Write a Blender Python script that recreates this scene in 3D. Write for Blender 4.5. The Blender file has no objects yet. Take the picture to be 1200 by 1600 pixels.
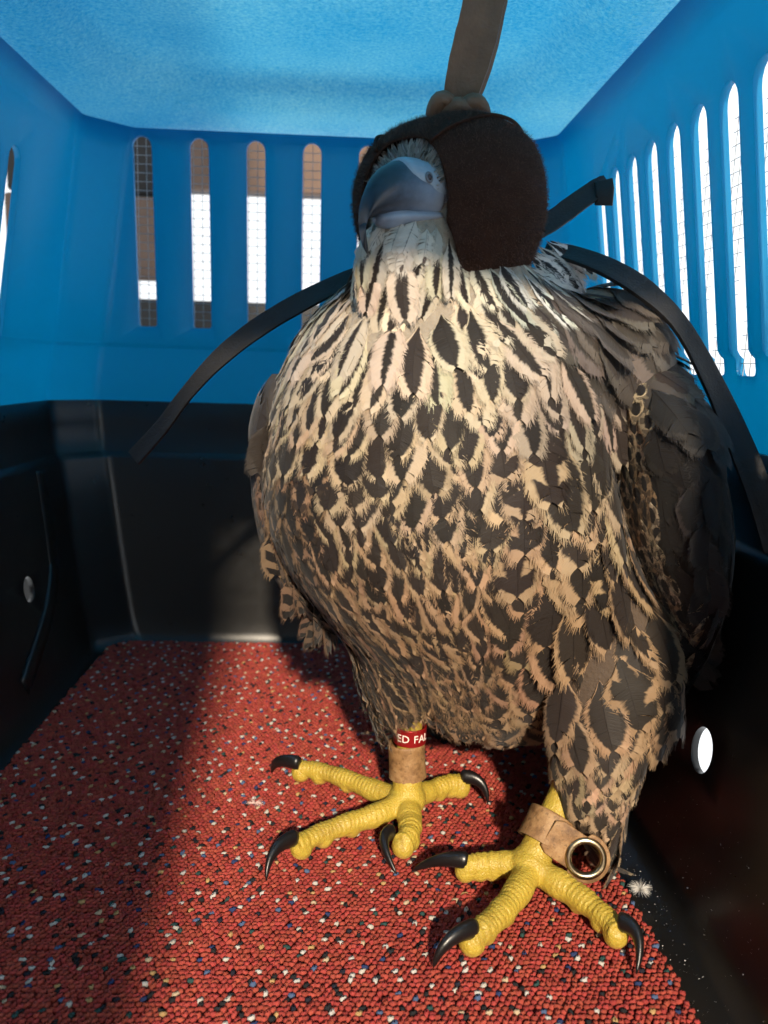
import bpy, bmesh, math, random
import numpy as np
from mathutils import Vector, Matrix, noise
from mathutils.bvhtree import BVHTree

random.seed(7); RNG = np.random.default_rng(7)
sc = bpy.context.scene
COL = sc.collection
R = math.radians

# ------------------------------------------------------------------ camera
CAM_H = .245; PITCH, YAW, ROLL, FPX = R(10.08), R(2.69), R(1.76), 1287.3
cam_d = bpy.data.cameras.new('camera'); cam = bpy.data.objects.new('camera', cam_d); COL.objects.link(cam)
cam.matrix_world = (Matrix.Translation((0, 0, CAM_H)) @ Matrix.Rotation(-YAW, 4, 'Z')
                    @ Matrix.Rotation(R(90) - PITCH, 4, 'X') @ Matrix.Rotation(ROLL, 4, 'Z'))
cam_d.sensor_fit = 'VERTICAL'; cam_d.sensor_height = 36.0; cam_d.lens = 36.0 * FPX / 1600.0
cam_d.clip_start = .01; cam_d.clip_end = 50
cam_d.dof.use_dof = True; cam_d.dof.focus_distance = .385; cam_d.dof.aperture_fstop = 12.0
sc.camera = cam
# ------------------------------------------------------------------ world, sun, exposure
world = bpy.data.worlds.new('World'); sc.world = world; world.use_nodes = True
bg = world.node_tree.nodes['Background']
bg.inputs['Color'].default_value = (.93, .97, 1.0, 1); bg.inputs['Strength'].default_value = 1.0
SUN_EL, SUN_AZ = 27.5, 3.5                      # elevation; it comes from behind the camera, a little from the right
sun_d = bpy.data.lights.new('sun', 'SUN'); sun_d.energy = 4.1; sun_d.angle = R(2.4); sun_d.color = (1.0, .84, .64)
sun = bpy.data.objects.new('sun', sun_d); COL.objects.link(sun)
sdir = Vector((-math.sin(R(SUN_AZ)) * math.cos(R(SUN_EL)), math.cos(R(SUN_AZ)) * math.cos(R(SUN_EL)), -math.sin(R(SUN_EL))))
sun.rotation_euler = sdir.to_track_quat('-Z', 'Y').to_euler(); sun.location = (.3, -2, 1.5)
sc.view_settings.view_transform = 'Standard'; sc.view_settings.look = 'None'
sc.view_settings.exposure = .55; sc.view_settings.gamma = 1; sc.view_settings.use_curve_mapping = False
sc.render.engine = 'CYCLES'
sc.cycles.use_denoising = True
sc.cycles.use_adaptive_sampling = True; sc.cycles.adaptive_threshold = .03
sc.cycles.max_bounces = 8; sc.cycles.diffuse_bounces = 4; sc.cycles.transmission_bounces = 5; sc.cycles.glossy_bounces = 3
sc.cycles.sample_clamp_indirect = 6

# ------------------------------------------------------------------ measuring helpers (a pixel of the 1200x1600 photo to a point)
def ray(px, py):
    u, v = px - 600., py - 800.
    cr, sr = math.cos(ROLL), math.sin(ROLL)
    u, v = u * cr + v * sr, -u * sr + v * cr
    xr, up = u / FPX, -v / FPX
    yr = math.cos(PITCH) + up * math.sin(PITCH); z = -math.sin(PITCH) + up * math.cos(PITCH)
    return Vector((xr * math.cos(YAW) + yr * math.sin(YAW), -xr * math.sin(YAW) + yr * math.cos(YAW), z))
def P(px, py, Y):
    d = ray(px, py); return Vector((0, 0, CAM_H)) + d * (Y / d.y)
def F(px, py, z=.006):
    d = ray(px, py); return Vector((0, 0, CAM_H)) + d * ((z - CAM_H) / d.z)
def X_(px, py, x):
    d = ray(px, py); return Vector((0, 0, CAM_H)) + d * (x / d.x)
CAM_INV = cam.matrix_world.inverted()
def proj(p):
    q = CAM_INV @ Vector(p)
    return 600 + FPX * q.x / -q.z, 800 - FPX * q.y / -q.z
CAM_R = cam.matrix_world.to_3x3().col[0].copy(); CAM_U = cam.matrix_world.to_3x3().col[1].copy()

# ------------------------------------------------------------------ object helpers
def link(name, me, mat=None, parent=None, smooth=True):
    if mat is not None and not me.materials: me.materials.append(mat)
    if smooth:
        me.polygons.foreach_set('use_smooth', np.ones(len(me.polygons), dtype=bool))
    o = bpy.data.objects.new(name, me); COL.objects.link(o)
    if parent: o.parent = parent
    return o
def thing(name, label, cat, group=None):
    o = bpy.data.objects.new(name, None); COL.objects.link(o); o.empty_display_size = .02
    o['label'] = label; o['category'] = cat
    if group: o['group'] = group
    return o
def tag(o, label, cat, group=None):
    o['label'] = label; o['category'] = cat
    if group: o['group'] = group
    return o
def mesh(name, verts, faces):
    me = bpy.data.meshes.new(name); me.from_pydata([tuple(v) for v in verts], [], faces); me.update(); return me
def np_mesh(name, V, Q, attrs=None):
    """V (n,3) points, Q (m,4) quads, attrs {name: (n,3)}"""
    me = bpy.data.meshes.new(name)
    V = np.ascontiguousarray(V, dtype=np.float32); Q = np.ascontiguousarray(Q, dtype=np.int32)
    me.vertices.add(len(V)); me.vertices.foreach_set('co', V.ravel())
    k = Q.shape[1]
    me.loops.add(Q.size); me.loops.foreach_set('vertex_index', Q.ravel())
    me.polygons.add(len(Q))
    me.polygons.foreach_set('loop_start', np.arange(0, Q.size, k, dtype=np.int32))
    me.polygons.foreach_set('loop_total', np.full(len(Q), k, dtype=np.int32))
    me.update(calc_edges=True)
    for n, a in (attrs or {}).items():
        at = me.attributes.new(n, 'FLOAT_VECTOR', 'POINT')
        at.data.foreach_set('vector', np.ascontiguousarray(a, dtype=np.float32).ravel())
    return me
def loft(rings, cap0=True, cap1=True):
    """rings: list of equal-length lists of points -> verts, faces"""
    n = len(rings[0]); V = []; Fc = []
    for r in rings: V += [tuple(p) for p in r]
    for i in range(len(rings) - 1):
        for j in range(n):
            a, b = i * n + j, i * n + (j + 1) % n
            Fc.append((a, b, b + n, a + n))
    if cap0:
        V.append(tuple(sum((Vector(p) for p in rings[0]), Vector()) / n)); c = len(V) - 1
        for j in range(n): Fc.append((c, (j + 1) % n, j))
    if cap1:
        V.append(tuple(sum((Vector(p) for p in rings[-1]), Vector()) / n)); c = len(V) - 1; o = (len(rings) - 1) * n
        for j in range(n): Fc.append((c, o + j, o + (j + 1) % n))
    return V, Fc
def tube_rings(pts, rad, n=12, flat=None, up=(0, 0, 1)):
    """round or flattened tube along pts; rad per point; flat = (width, thickness) factors"""
    pts = [Vector(p) for p in pts]; out = []
    for i, p in enumerate(pts):
        t = (pts[min(i + 1, len(pts) - 1)] - pts[max(i - 1, 0)]).normalized()
        u = Vector(up[i] if isinstance(up, list) else up); s = t.cross(u)
        s = s.normalized() if s.length > 1e-5 else t.orthogonal().normalized(); w = s.cross(t)
        r = rad[i] if hasattr(rad, '__len__') else rad
        out.append([p + s * math.cos(a) * r * (flat[0] if flat else 1) + w * math.sin(a) * r * (flat[1] if flat else 1)
                    for a in [2 * math.pi * k / n for k in range(n)]])
    return out
def spline(ctrl, n):
    """Catmull-Rom through control rows (any width)"""
    C = np.array([list(c) for c in ctrl], dtype=float); m = len(C); out = []
    for q in np.linspace(0, m - 1, n):
        i = min(int(q), m - 2); f = q - i
        p0, p1, p2, p3 = C[max(i - 1, 0)], C[i], C[i + 1], C[min(i + 2, m - 1)]
        out.append(.5 * (2 * p1 + (p2 - p0) * f + (2 * p0 - 5 * p1 + 4 * p2 - p3) * f ** 2 + (3 * p1 - p0 - 3 * p2 + p3) * f ** 3))
    return np.array(out)
def join(parts):
    V, Fc = [], []
    for v, f in parts:
        o = len(V); V += [tuple(p) for p in v]; Fc += [tuple(i + o for i in q) for q in f]
    return V, Fc
def sphere(c, r, n=16, m=10, sc3=(1, 1, 1)):
    c = Vector(c); rings = []
    for i in range(1, m):
        a = math.pi * i / m
        rings.append([c + Vector((math.sin(a) * math.cos(2 * math.pi * k / n) * r * sc3[0], math.sin(a) * math.sin(2 * math.pi * k / n) * r * sc3[1], math.cos(a) * r * sc3[2])) for k in range(n)])
    return loft(rings)
def with_mods(me, mods):
    o = bpy.data.objects.new('tmp', me); COL.objects.link(o)
    for typ, kw in mods:
        m = o.modifiers.new(typ, typ)
        for k, v in kw.items(): setattr(m, k, v)
    dg = bpy.context.evaluated_depsgraph_get(); dg.update()
    out = bpy.data.meshes.new_from_object(o.evaluated_get(dg))
    bpy.data.objects.remove(o); return out
def box_part(lo, hi):
    (a, b, c), (d, e, f) = lo, hi
    v = [(a, b, c), (d, b, c), (d, e, c), (a, e, c), (a, b, f), (d, b, f), (d, e, f), (a, e, f)]
    return v, [(0, 3, 2, 1), (4, 5, 6, 7), (0, 1, 5, 4), (1, 2, 6, 5), (2, 3, 7, 6), (3, 0, 4, 7)]

# ------------------------------------------------------------------ materials
class NT:
    def __init__(s, name):
        s.m = bpy.data.materials.new(name); s.m.use_nodes = True; s.t = s.m.node_tree; s.N = s.t.nodes
        s.b = s.N['Principled BSDF']; s.out = s.N['Material Output']
    def n(s, typ, **kw):
        x = s.N.new(typ)
        for k, v in kw.items():
            if k.startswith('i_'):
                key = k[2:]; key = int(key) if key.isdigit() else key.replace('_', ' ')
                if hasattr(v, 'links') or isinstance(v, bpy.types.NodeSocket): s.t.links.new(v, x.inputs[key])
                else: x.inputs[key].default_value = v
            else: setattr(x, k, v)
        return x
    def l(s, a, b): s.t.links.new(a, b)
    def math(s, op, a, b=None, clamp=False):
        x = s.N.new('ShaderNodeMath'); x.operation = op; x.use_clamp = clamp
        for i, v in enumerate((a, b)):
            if v is None: continue
            if isinstance(v, bpy.types.NodeSocket): s.l(v, x.inputs[i])
            else: x.inputs[i].default_value = v
        return x.outputs[0]
    def mix(s, f, a, b, blend='MIX'):
        x = s.N.new('ShaderNodeMix'); x.data_type = 'RGBA'; x.blend_type = blend
        for i, v in ((0, f), (6, a), (7, b)):
            if isinstance(v, bpy.types.NodeSocket): s.l(v, x.inputs[i])
            else: x.inputs[i].default_value = v
        return x.outputs[2]
    def ramp(s, f, stops):
        x = s.N.new('ShaderNodeValToRGB'); s.l(f, x.inputs[0]); e = x.color_ramp.elements
        while len(e) < len(stops): e.new(.5)
        for q, (p, c) in zip(e, stops): q.position = p; q.color = c
        return x.outputs[0]
    def obj(s): return s.n('ShaderNodeTexCoord').outputs['Object']
    def noise(s, scale, detail=4, rough=.55, vec=None):
        x = s.n('ShaderNodeTexNoise'); x.inputs['Scale'].default_value = scale; x.inputs['Detail'].default_value = detail; x.inputs['Roughness'].default_value = rough
        s.l(vec if vec is not None else s.obj(), x.inputs['Vector']); return x.outputs[0]
    def bump(s, h, strength, dist):
        x = s.n('ShaderNodeBump'); x.inputs['Strength'].default_value = strength; x.inputs['Distance'].default_value = dist
        s.l(h, x.inputs['Height']); s.l(x.outputs[0], s.b.inputs['Normal']); return x.outputs[0]
def rgba(c): return (c[0], c[1], c[2], 1)
def plain(name, c, rough=.5, metal=0., spec=.5, var=.15, nscale=80., bump=.0, bscale=300.):
    k = NT(name); k.b.inputs['Roughness'].default_value = rough; k.b.inputs['Metallic'].default_value = metal; k.b.inputs['Specular IOR Level'].default_value = spec
    f = k.noise(nscale)
    k.l(k.mix(f, rgba([x * (1 - var) for x in c]), rgba([min(1, x * (1 + var)) for x in c])), k.b.inputs['Base Color'])
    if bump: k.bump(k.noise(bscale, 3), bump, .001)
    return k.m
def plastic_blue(name, grain, rough, trans=.5):
    k = NT(name); c = k.obj()
    f = k.noise(9, 3); 
    col = k.mix(f, (.005, .22, .47, 1), (.012, .29, .56, 1)); k.l(col, k.b.inputs['Base Color'])
    rn = k.noise(25, 4); k.l(k.math('ADD', k.math('MULTIPLY', rn, .16), rough - .08), k.b.inputs['Roughness'])
    h = k.noise(620 if grain > .3 else 900, 3, .6)
    bn = k.bump(h, grain, .0012 if grain < .3 else .0024); k.b.inputs['Coat Weight'].default_value = .0 if grain < .3 else .6; k.b.inputs['Coat Roughness'].default_value = .22; k.l(bn, k.b.inputs['Coat Normal'])
    tr = k.n('ShaderNodeBsdfTranslucent'); tr.inputs['Color'].default_value = (.03, .58, .82, 1); k.l(bn, tr.inputs['Normal'])
    if grain > .3:                                  # frosted grain, plus soft ceiling glare painted in as pale patches
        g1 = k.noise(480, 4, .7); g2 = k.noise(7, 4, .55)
        grain_glare = k.math('ADD', k.math('MULTIPLY', k.math('SUBTRACT', g1, .5), 2.4), k.math('MULTIPLY', k.math('SUBTRACT', g2, .02), .9), clamp=True)
        k.l(k.mix(grain_glare, (.06, .56, .88, 1), (.62, .93, 1.0, 1)), tr.inputs['Color'])
        k.l(k.mix(grain_glare, (.006, .20, .50, 1), (.05, .36, .66, 1)), k.b.inputs['Base Color'])
    mx = k.n('ShaderNodeMixShader'); mx.inputs[0].default_value = trans
    k.l(k.b.outputs[0], mx.inputs[1]); k.l(tr.outputs[0], mx.inputs[2]); k.l(mx.outputs[0], k.out.inputs['Surface'])
    return k.m
M = {}
M['blue'] = plastic_blue('blue_plastic', .08, .34)
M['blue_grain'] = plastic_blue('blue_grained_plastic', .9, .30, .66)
def black_plastic():
    k = NT('black_plastic'); k.b.inputs['Specular IOR Level'].default_value = .5
    f = k.noise(14, 5); k.l(k.mix(f, (.0065, .0065, .0065, 1), (.014, .0135, .013, 1)), k.b.inputs['Base Color'])
    s = k.noise(60, 6, .7); k.l(k.math('ADD', k.math('MULTIPLY', s, .22), .20), k.b.inputs['Roughness'])
    k.bump(k.noise(700, 2), .05, .0006); return k.m
M['black'] = black_plastic()
M['wire'] = plain('painted_wire', (.40, .40, .39), .4)
M['timber'] = plain('brown_timber', (.125, .078, .055), .7, nscale=30, var=.35)
M['dark_board'] = plain('dark_board', (.014, .013, .012), .7, nscale=20, var=.3)
M['strap'] = plain('black_leather', (.0085, .0075, .0075), .55, nscale=200, var=.4, bump=.35, bscale=900)
M['strap_brown'] = plain('brown_leather', (.190, .098, .052), .60, nscale=120, var=.35, bump=.35, bscale=700)
M['suede'] = plain('dark_brown_suede', (.038, .0185, .0125), .95, spec=.1, nscale=160, var=.5, bump=.6, bscale=1100)
M['suede_hair'] = plain('suede_nap', (.110, .056, .038), .8, spec=.2, nscale=400, var=.5)
M['red_ring'] = plain('red_anodised_ring', (.33, .012, .014), .35, metal=.4, nscale=60)
M['white_ink'] = plain('white_lettering', (.8, .74, .68), .6)
M['brass'] = plain('brass_eyelet', (.42, .34, .22), .28, metal=1., nscale=250, var=.35, bump=.1)
M['talon'] = plain('black_horn', (.008, .0072, .0075), .34, spec=.6, nscale=200, var=.4, bump=.12, bscale=500)
M['down'] = plain('white_down', (.72, .70, .66), .8)
M['lint'] = plain('pale_lint', (.65, .45, .40), .9)
def leather_tan():
    k = NT('tan_kangaroo_leather'); k.b.inputs['Roughness'].default_value = .62
    a = k.noise(130, 6, .7); b = k.noise(420, 4, .7)
    c1 = k.ramp(a, [(.30, (.10, .045, .015, 1)), (.48, (.26, .14, .055, 1)), (.7, (.42, .26, .12, 1))])
    sp = k.ramp(b, [(.56, (0, 0, 0, 1)), (.64, (1, 1, 1, 1))])
    c2 = k.mix(k.math('MULTIPLY', sp, .55), c1, (.075, .035, .012, 1)); k.l(c2, k.b.inputs['Base Color'])
    k.bump(b, .5, .0006); return k.m
M['tan'] = leather_tan()
def leg_skin():
    k = NT('yellow_scaly_skin'); k.b.inputs['Roughness'].default_value = .46
    k.b.inputs['Subsurface Weight'].default_value = .12; k.b.inputs['Subsurface Radius'].default_value = (.003, .0015, .0005); k.b.inputs['Subsurface Scale'].default_value = 1.0
    at = k.n('ShaderNodeAttribute', attribute_name='scute').outputs['Vector']
    sx = k.n('ShaderNodeSeparateXYZ'); k.l(at, sx.inputs[0])
    f = k.noise(110, 5, .6)
    base = k.mix(k.math('MULTIPLY', k.ramp(k.noise(45, 6, .7), [(.50, (0, 0, 0, 1)), (.72, (1, 1, 1, 1))]), .55), k.mix(f, (.42, .29, .030, 1), (.54, .40, .065, 1)), (.24, .15, .035, 1))
    c2 = k.mix(k.math('MULTIPLY', sx.outputs[0], .55), base, (.26, .135, .012, 1))
    pad = k.mix(sx.outputs[1], c2, (.62, .38, .10, 1))
    k.l(pad, k.b.inputs['Base Color'])
    vo = k.n('ShaderNodeTexVoronoi', feature='DISTANCE_TO_EDGE'); vo.inputs['Scale'].default_value = 620; k.l(k.obj(), vo.inputs['Vector'])
    h = k.math('MINIMUM', vo.outputs['Distance'], .25)
    k.bump(h, .5, .0012); return k.m
M['leg'] = leg_skin()
def beak_mat():
    k = NT('blue_grey_horn'); k.b.inputs['Roughness'].default_value = .36
    at = k.n('ShaderNodeAttribute', attribute_name='tone').outputs['Vector']
    sx = k.n('ShaderNodeSeparateXYZ'); k.l(at, sx.inputs[0])
    f = k.noise(160, 5, .65); v = k.math('ADD', sx.outputs[0], k.math('MULTIPLY', k.math('SUBTRACT', f, .5), .35))
    c = k.ramp(v, [(.0, (.34, .37, .42, 1)), (.30, (.22, .27, .34, 1)), (.55, (.10, .125, .165, 1)), (.8, (.03, .036, .05, 1)), (1., (.012, .013, .017, 1))])
    k.l(c, k.b.inputs['Base Color']); k.bump(f, .15, .0008); return k.m
M['beak'] = beak_mat()
M['cere'] = plain('blue_grey_cere', (.30, .36, .42), .5, nscale=260, var=.25, bump=.4, bscale=600)
M['nostril'] = plain('nostril_rim', (.16, .17, .19), .5)
M['nostril_core'] = plain('nostril_core', (.06, .04, .04), .5)
def body_mat():
    k = NT('body_down'); k.b.inputs['Roughness'].default_value = .9
    sx = k.n('ShaderNodeSeparateXYZ'); k.l(k.obj(), sx.inputs[0])
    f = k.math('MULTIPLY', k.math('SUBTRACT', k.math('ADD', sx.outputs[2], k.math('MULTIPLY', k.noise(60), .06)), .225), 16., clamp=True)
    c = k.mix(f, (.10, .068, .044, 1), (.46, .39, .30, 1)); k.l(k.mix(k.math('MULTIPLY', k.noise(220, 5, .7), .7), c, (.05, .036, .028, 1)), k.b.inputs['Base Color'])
    k.bump(k.noise(500, 4), .6, .002); return k.m
M['body'] = body_mat(); M['wing'] = plain('wing_down', (.045, .036, .030), .85, nscale=120, var=.4)
def feather_mat():
    k = NT('patterned_feather'); k.b.inputs['Roughness'].default_value = .62; k.b.inputs['Specular IOR Level'].default_value = .3
    k.b.inputs['Sheen Weight'].default_value = .12
    def attr(nm): return k.n('ShaderNodeAttribute', attribute_name=nm).outputs
    def sep(v):
        x = k.n('ShaderNodeSeparateXYZ'); k.l(v, x.inputs[0]); return x.outputs
    uv = sep(attr('fuv')['Vector']); pat = sep(attr('pat')['Vector']); pt2 = sep(attr('pat2')['Vector'])
    cA = attr('col_a')['Color']; cB = attr('col_b')['Color']
    barb = k.math('SUBTRACT', uv[1], k.math('MULTIPLY', k.math('POWER', k.math('ABSOLUTE', uv[0]), 1.4), .12))
    rnd = sep(cA)[0]; rid = k.math('MULTIPLY', k.math('ADD', rnd, sep(cB)[0]), 931.7)
    cmb = k.n('ShaderNodeCombineXYZ'); k.l(k.math('MULTIPLY', barb, 26.), cmb.inputs[0]); k.l(k.math('MULTIPLY', uv[0], 1.3), cmb.inputs[1]); k.l(rid, cmb.inputs[2])
    nz = k.noise(1.0, 3, .65, cmb.outputs[0]); nj = k.math('SUBTRACT', nz, .5)
    nz2 = k.noise(110, 2, .5); nj2 = k.math('SUBTRACT', nz2, .5)
    v = k.math('ADD', uv[1], k.math('MULTIPLY', nj2, .14)); au = k.math('ABSOLUTE', k.math('ADD', k.math('ADD', uv[0], uv[2]), k.math('MULTIPLY', nj2, .30)))
    t = k.math('DIVIDE', k.math('SUBTRACT', v, pat[0]), k.math('SUBTRACT', pat[1], pat[0]), clamp=True)
    g = k.math('POWER', k.math('MULTIPLY', k.math('MULTIPLY', t, k.math('SUBTRACT', 1.0, t)), 4.0), .45)
    e = k.math('ADD', k.math('SUBTRACT', k.math('MULTIPLY', pat[2], g), au), k.math('MULTIPLY', nj, .50))
    m1 = k.math('MULTIPLY', k.math('ADD', e, .08), 6.0, clamp=True)
    # transverse bars (pat2.x = bars per length, pat2.y = strength)
    ph = k.math('ADD', k.math('MULTIPLY', v, pt2[0]), k.math('MULTIPLY', au, .35))
    s = k.math('SINE', k.math('MULTIPLY', ph, 6.2832))
    m2 = k.math('MULTIPLY', k.math('ADD', k.math('ADD', s, .35), k.math('MULTIPLY', nj, .7)), 3.0, clamp=True)
    edge = k.math('MULTIPLY', k.math('SUBTRACT', pt2[2], au), 7.0, clamp=True)
    m2 = k.math('MULTIPLY', k.math('MULTIPLY', m2, edge), pt2[1])
    m = k.math('MAXIMUM', m1, m2)
    col = k.mix(m, cA, cB)
    shaft = k.math('MULTIPLY', k.math('SUBTRACT', .05, k.math('ABSOLUTE', uv[0])), 22., clamp=True)
    col = k.mix(k.math('MULTIPLY', shaft, .45), col, (.018, .012, .010, 1))
    cm2 = k.n('ShaderNodeCombineXYZ'); k.l(k.math('MULTIPLY', barb, 85.), cm2.inputs[0]); k.l(k.math('MULTIPLY', uv[0], 2.), cm2.inputs[1]); k.l(rid, cm2.inputs[2])
    fine = k.noise(1.0, 2, .5, cm2.outputs[0])
    k.bump(fine, .35, .0006)
    col = k.mix(.35, col, k.mix(fine, (.55, .55, .55, 1), (1.25, 1.25, 1.25, 1)), 'MULTIPLY')
    k.l(col, k.b.inputs['Base Color'])
    tr = k.n('ShaderNodeBsdfTranslucent'); k.l(col, tr.inputs['Color'])
    mx = k.n('ShaderNodeMixShader'); mx.inputs[0].default_value = .18
    k.l(k.b.outputs[0], mx.inputs[1]); k.l(tr.outputs[0], mx.inputs[2]); k.l(mx.outputs[0], k.out.inputs['Surface'])
    return k.m
M['feather'] = feather_mat()
def carpet_mat():
    k = NT('looped_carpet_yarn'); k.b.inputs['Roughness'].default_value = .85; k.b.inputs['Specular IOR Level'].default_value = .12
    at = k.n('ShaderNodeAttribute', attribute_name='yarn').outputs['Color']
    f = k.noise(900, 3, .6)
    k.l(k.mix(.6, at, k.mix(f, (.45, .45, .45, 1), (1.35, 1.35, 1.35, 1)), 'MULTIPLY'), k.b.inputs['Base Color'])
    k.bump(k.noise(1600, 3), .5, .0008); return k.m
M['yarn'] = carpet_mat()
M['backing'] = plain('carpet_backing', (.20, .022, .016), .95, nscale=300, var=.5)

# ------------------------------------------------------------------ the carrier
carrier = thing('pet_carrier', 'open plastic pet carrier with slotted blue upper shell and glossy black base', 'pet carrier')
YF = .10                                         # the open front end
def xr_(z): return .180 - .151 * (z - .3)
def xl_(z): return -.228 + .160 * (z - .3)
def yb_(z): return .709 - .060 * (z - .3)
def plan(z, x0, x1, y0, y1, c=.030, soft=.010):
    """rounded-chamfer plan outline, counter-clockwise"""
    cs = [((x1, y0), (-1, 0), (0, 1)), ((x1, y1), (0, -1), (-1, 0)), ((x0, y1), (1, 0), (0, -1)), ((x0, y0), (0, 1), (1, 0))]
    pts = []
    for (cx, cy), d0, d1 in cs:
        A = Vector((cx + d0[0] * c, cy + d0[1] * c)); B = Vector((cx + d1[0] * c, cy + d1[1] * c)); K = (B - A).normalized()
        D0, D1 = Vector(d0), Vector(d1); s = soft * .5
        pts += [A + D0 * s, A + D0 * s * .3 + K * s * .12, A + K * s * .6, A + K * s * 1.4, B - K * s * 1.4, B - K * s * .6, B + D1 * s * .3 - K * s * .12, B + D1 * s]
    # straight runs get extra points so that relief and smooth shading behave
    out = []
    n = len(pts)
    for i in range(n):
        a, b = pts[i], pts[(i + 1) % n]; out.append(a)
        if (b - a).length > .08:
            for q in range(1, 8): out.append(a.lerp(b, q / 8))
    return [(p.x, p.y, z) for p in out]
def shell(levels, t, bottom=False):
    """levels: (z, inset) side profile; a shell of thickness t, thickened outward"""
    rings = [plan(z, x0, x1, y0, y1, c) for z, x0, x1, y0, y1, c in levels]
    outer = [plan(z, x0 - t, x1 + t, y0 - t, y1 + t, c + t * .4) for z, x0, x1, y0, y1, c in levels]
    if bottom:                                     # levels run from the top down to the floor
        allr = outer[::-1]; 
        v, f = loft(allr[:0] + [outer[-1]] + outer[::-1][1:] + rings, cap0=False, cap1=False)
        n = len(rings[0]); nr = len(rings) * 2
        return v, f, n, nr
    v, f = loft(rings + outer[::-1] + [rings[0]], cap0=False, cap1=False)
    return v, f, 0, 0
def finish_shell(v, f, extra=None):
    me = mesh('m', v, f); bm = bmesh.new(); bm.from_mesh(me)
    bmesh.ops.remove_doubles(bm, verts=bm.verts, dist=1e-6)
    if extra: extra(bm)
    bmesh.ops.recalc_face_normals(bm, faces=bm.faces); bm.to_mesh(me); bm.free(); return me
def finish_shell_me(me):
    bm = bmesh.new(); bm.from_mesh(me); bmesh.ops.recalc_face_normals(bm, faces=bm.faces); bm.to_mesh(me); bm.free(); return me
def cut(me, cutter):
    cm = mesh('cut', *cutter); bm = bmesh.new(); bm.from_mesh(cm); bmesh.ops.recalc_face_normals(bm, faces=bm.faces); bm.to_mesh(cm); bm.free()
    co = bpy.data.objects.new('cut', cm); COL.objects.link(co)
    out = with_mods(me, [('BOOLEAN', dict(operation='DIFFERENCE', solver='EXACT', object=co))])
    bpy.data.objects.remove(co); return out
def soften(me, w=.0012, seg=2, ang=35):
    return with_mods(me, [('BEVEL', dict(width=w, segments=seg, limit_method='ANGLE', angle_limit=R(ang), harden_normals=False))])
def auto_smooth(o, ang=40):
    me = o.data; bm = bmesh.new(); bm.from_mesh(me)
    for e in bm.edges:
        if len(e.link_faces) == 2 and e.calc_face_angle(0) > R(ang): e.smooth = False
    bm.to_mesh(me); bm.free()
def slot_prism(c, u, v, n, w, h, depth, rtop=True):
    """capsule-ended prism through a shell side; c centre, u across, v up, n through"""
    c, u, v, n = Vector(c), Vector(u).normalized(), Vector(v).normalized(), Vector(n).normalized()
    pts = []
    for k in range(9):
        a = math.pi * k / 8; pts.append((math.cos(a) * w / 2, h / 2 - w / 2 + math.sin(a) * w / 2))
    r = w * .15
    for k in range(4):
        a = math.pi + .5 * math.pi * k / 3; pts.append((-w / 2 + r + math.cos(a) * r, -h / 2 + r + math.sin(a) * r))
    for k in range(4):
        a = 1.5 * math.pi + .5 * math.pi * k / 3; pts.append((w / 2 - r + math.cos(a) * r, -h / 2 + r + math.sin(a) * r))
    rings = [[c + u * x + v * y + n * d for x, y in pts] for d in (-depth / 2, depth / 2)]
    return loft(rings)
def band(z, c=.030): return (z, xl_(z), xr_(z), YF, yb_(z), c)
# upper shell: lip, step (the line under the slots), side, fillet into the roof
def off(l, d): z, a, b, c, e, r = l; return (z, a - d, b + d, c - d, e + d, r)
lv = [off(band(.198), .004), off(band(.240), .0035), off(band(.2535), .003), off(band(.2552), .0012), off(band(.2575), 0)]
lv += [band(z) for z in (.29, .33, .37, .405)]
lv += [off(band(.416), -.0015), off(band(.4225), -.006)]
v, f, _, _ = shell(lv, .0042)
up = finish_shell(v, f)
cutters = []; SLOTS = []
# side slots, seven and more along each flank
for side in (1, -1):
    for i in range(-1, 10):
        y = .5595 - .0328 * i
        if side < 0: y += .010
        z0, z1 = .2437, .3775
        if y < YF + .06 or (side < 0 and i < 0): continue
        zb, zt = (.2445, z1)
        c = ((xr_ if side > 0 else xl_)((zb + zt) / 2) + side * .004, y, (zb + zt) / 2)
        vv = (-.151 * side if side > 0 else .16, 0, 1)
        wdt = .0195
        cutters.append(slot_prism(c, (0, 1, 0), vv, (side, 0, 0), wdt, (zt - zb), .05)); SLOTS.append(('side', side, y, zb, zt))
# back slots
x0 = P(222, 215, .703).x; dxs = (P(488, 228, .703).x - x0) / 3
for i in range(8):
    x = x0 + dxs * i
    if x > xr_(.4) - .04: break
    c = (x, yb_(.3445) + .004, .3445)
    cutters.append(slot_prism(c, (1, 0, 0), (0, -.06, 1), (0, 1, 0), .0150, .147, .05)); SLOTS.append(('back', x, 0, .271, .418))
# front doorway
cutters.append(box_part((-.210, YF - .03, .19), (.160, YF + .035, .4155)))
up = cut(up, join(cutters))
up = soften(up, .0009, 2, 40)
upper = link('upper_shell', up, M['blue'], carrier); auto_smooth(upper, 45)
# shallow upright flutes between the side slots
# roof: grained sheet with a raised centre panel
nx, ny = 90, 120; xs = np.linspace(-.215, .170, nx); ys = np.linspace(YF - .004, .712, ny)
def roof_z(x, y):
    cx, hx = -.022, .150; cy, hy = .40, .235
    a = abs((x - cx) / hx); b = abs((y - cy) / hy)
    r = (a ** 5 + b ** 5) ** .2
    st = 1 / (1 + math.exp(max(-40, min(40, (r - .93) * 48))))
    st2 = 1 / (1 + math.exp(max(-40, min(40, (r - 1.02) * 60))))
    dome = .006 * max(0, 1 - ((x + .022) / .2) ** 2) * max(0, 1 - ((y - .4) / .34) ** 2)
    return .4225 + dome + .011 * st + .004 * st2
V = [(x, y, roof_z(x, y)) for y in ys for x in xs]; Q = [(j * nx + i, j * nx + i + 1, (j + 1) * nx + i + 1, (j + 1) * nx + i) for j in range(ny - 1) for i in range(nx - 1)]
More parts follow.
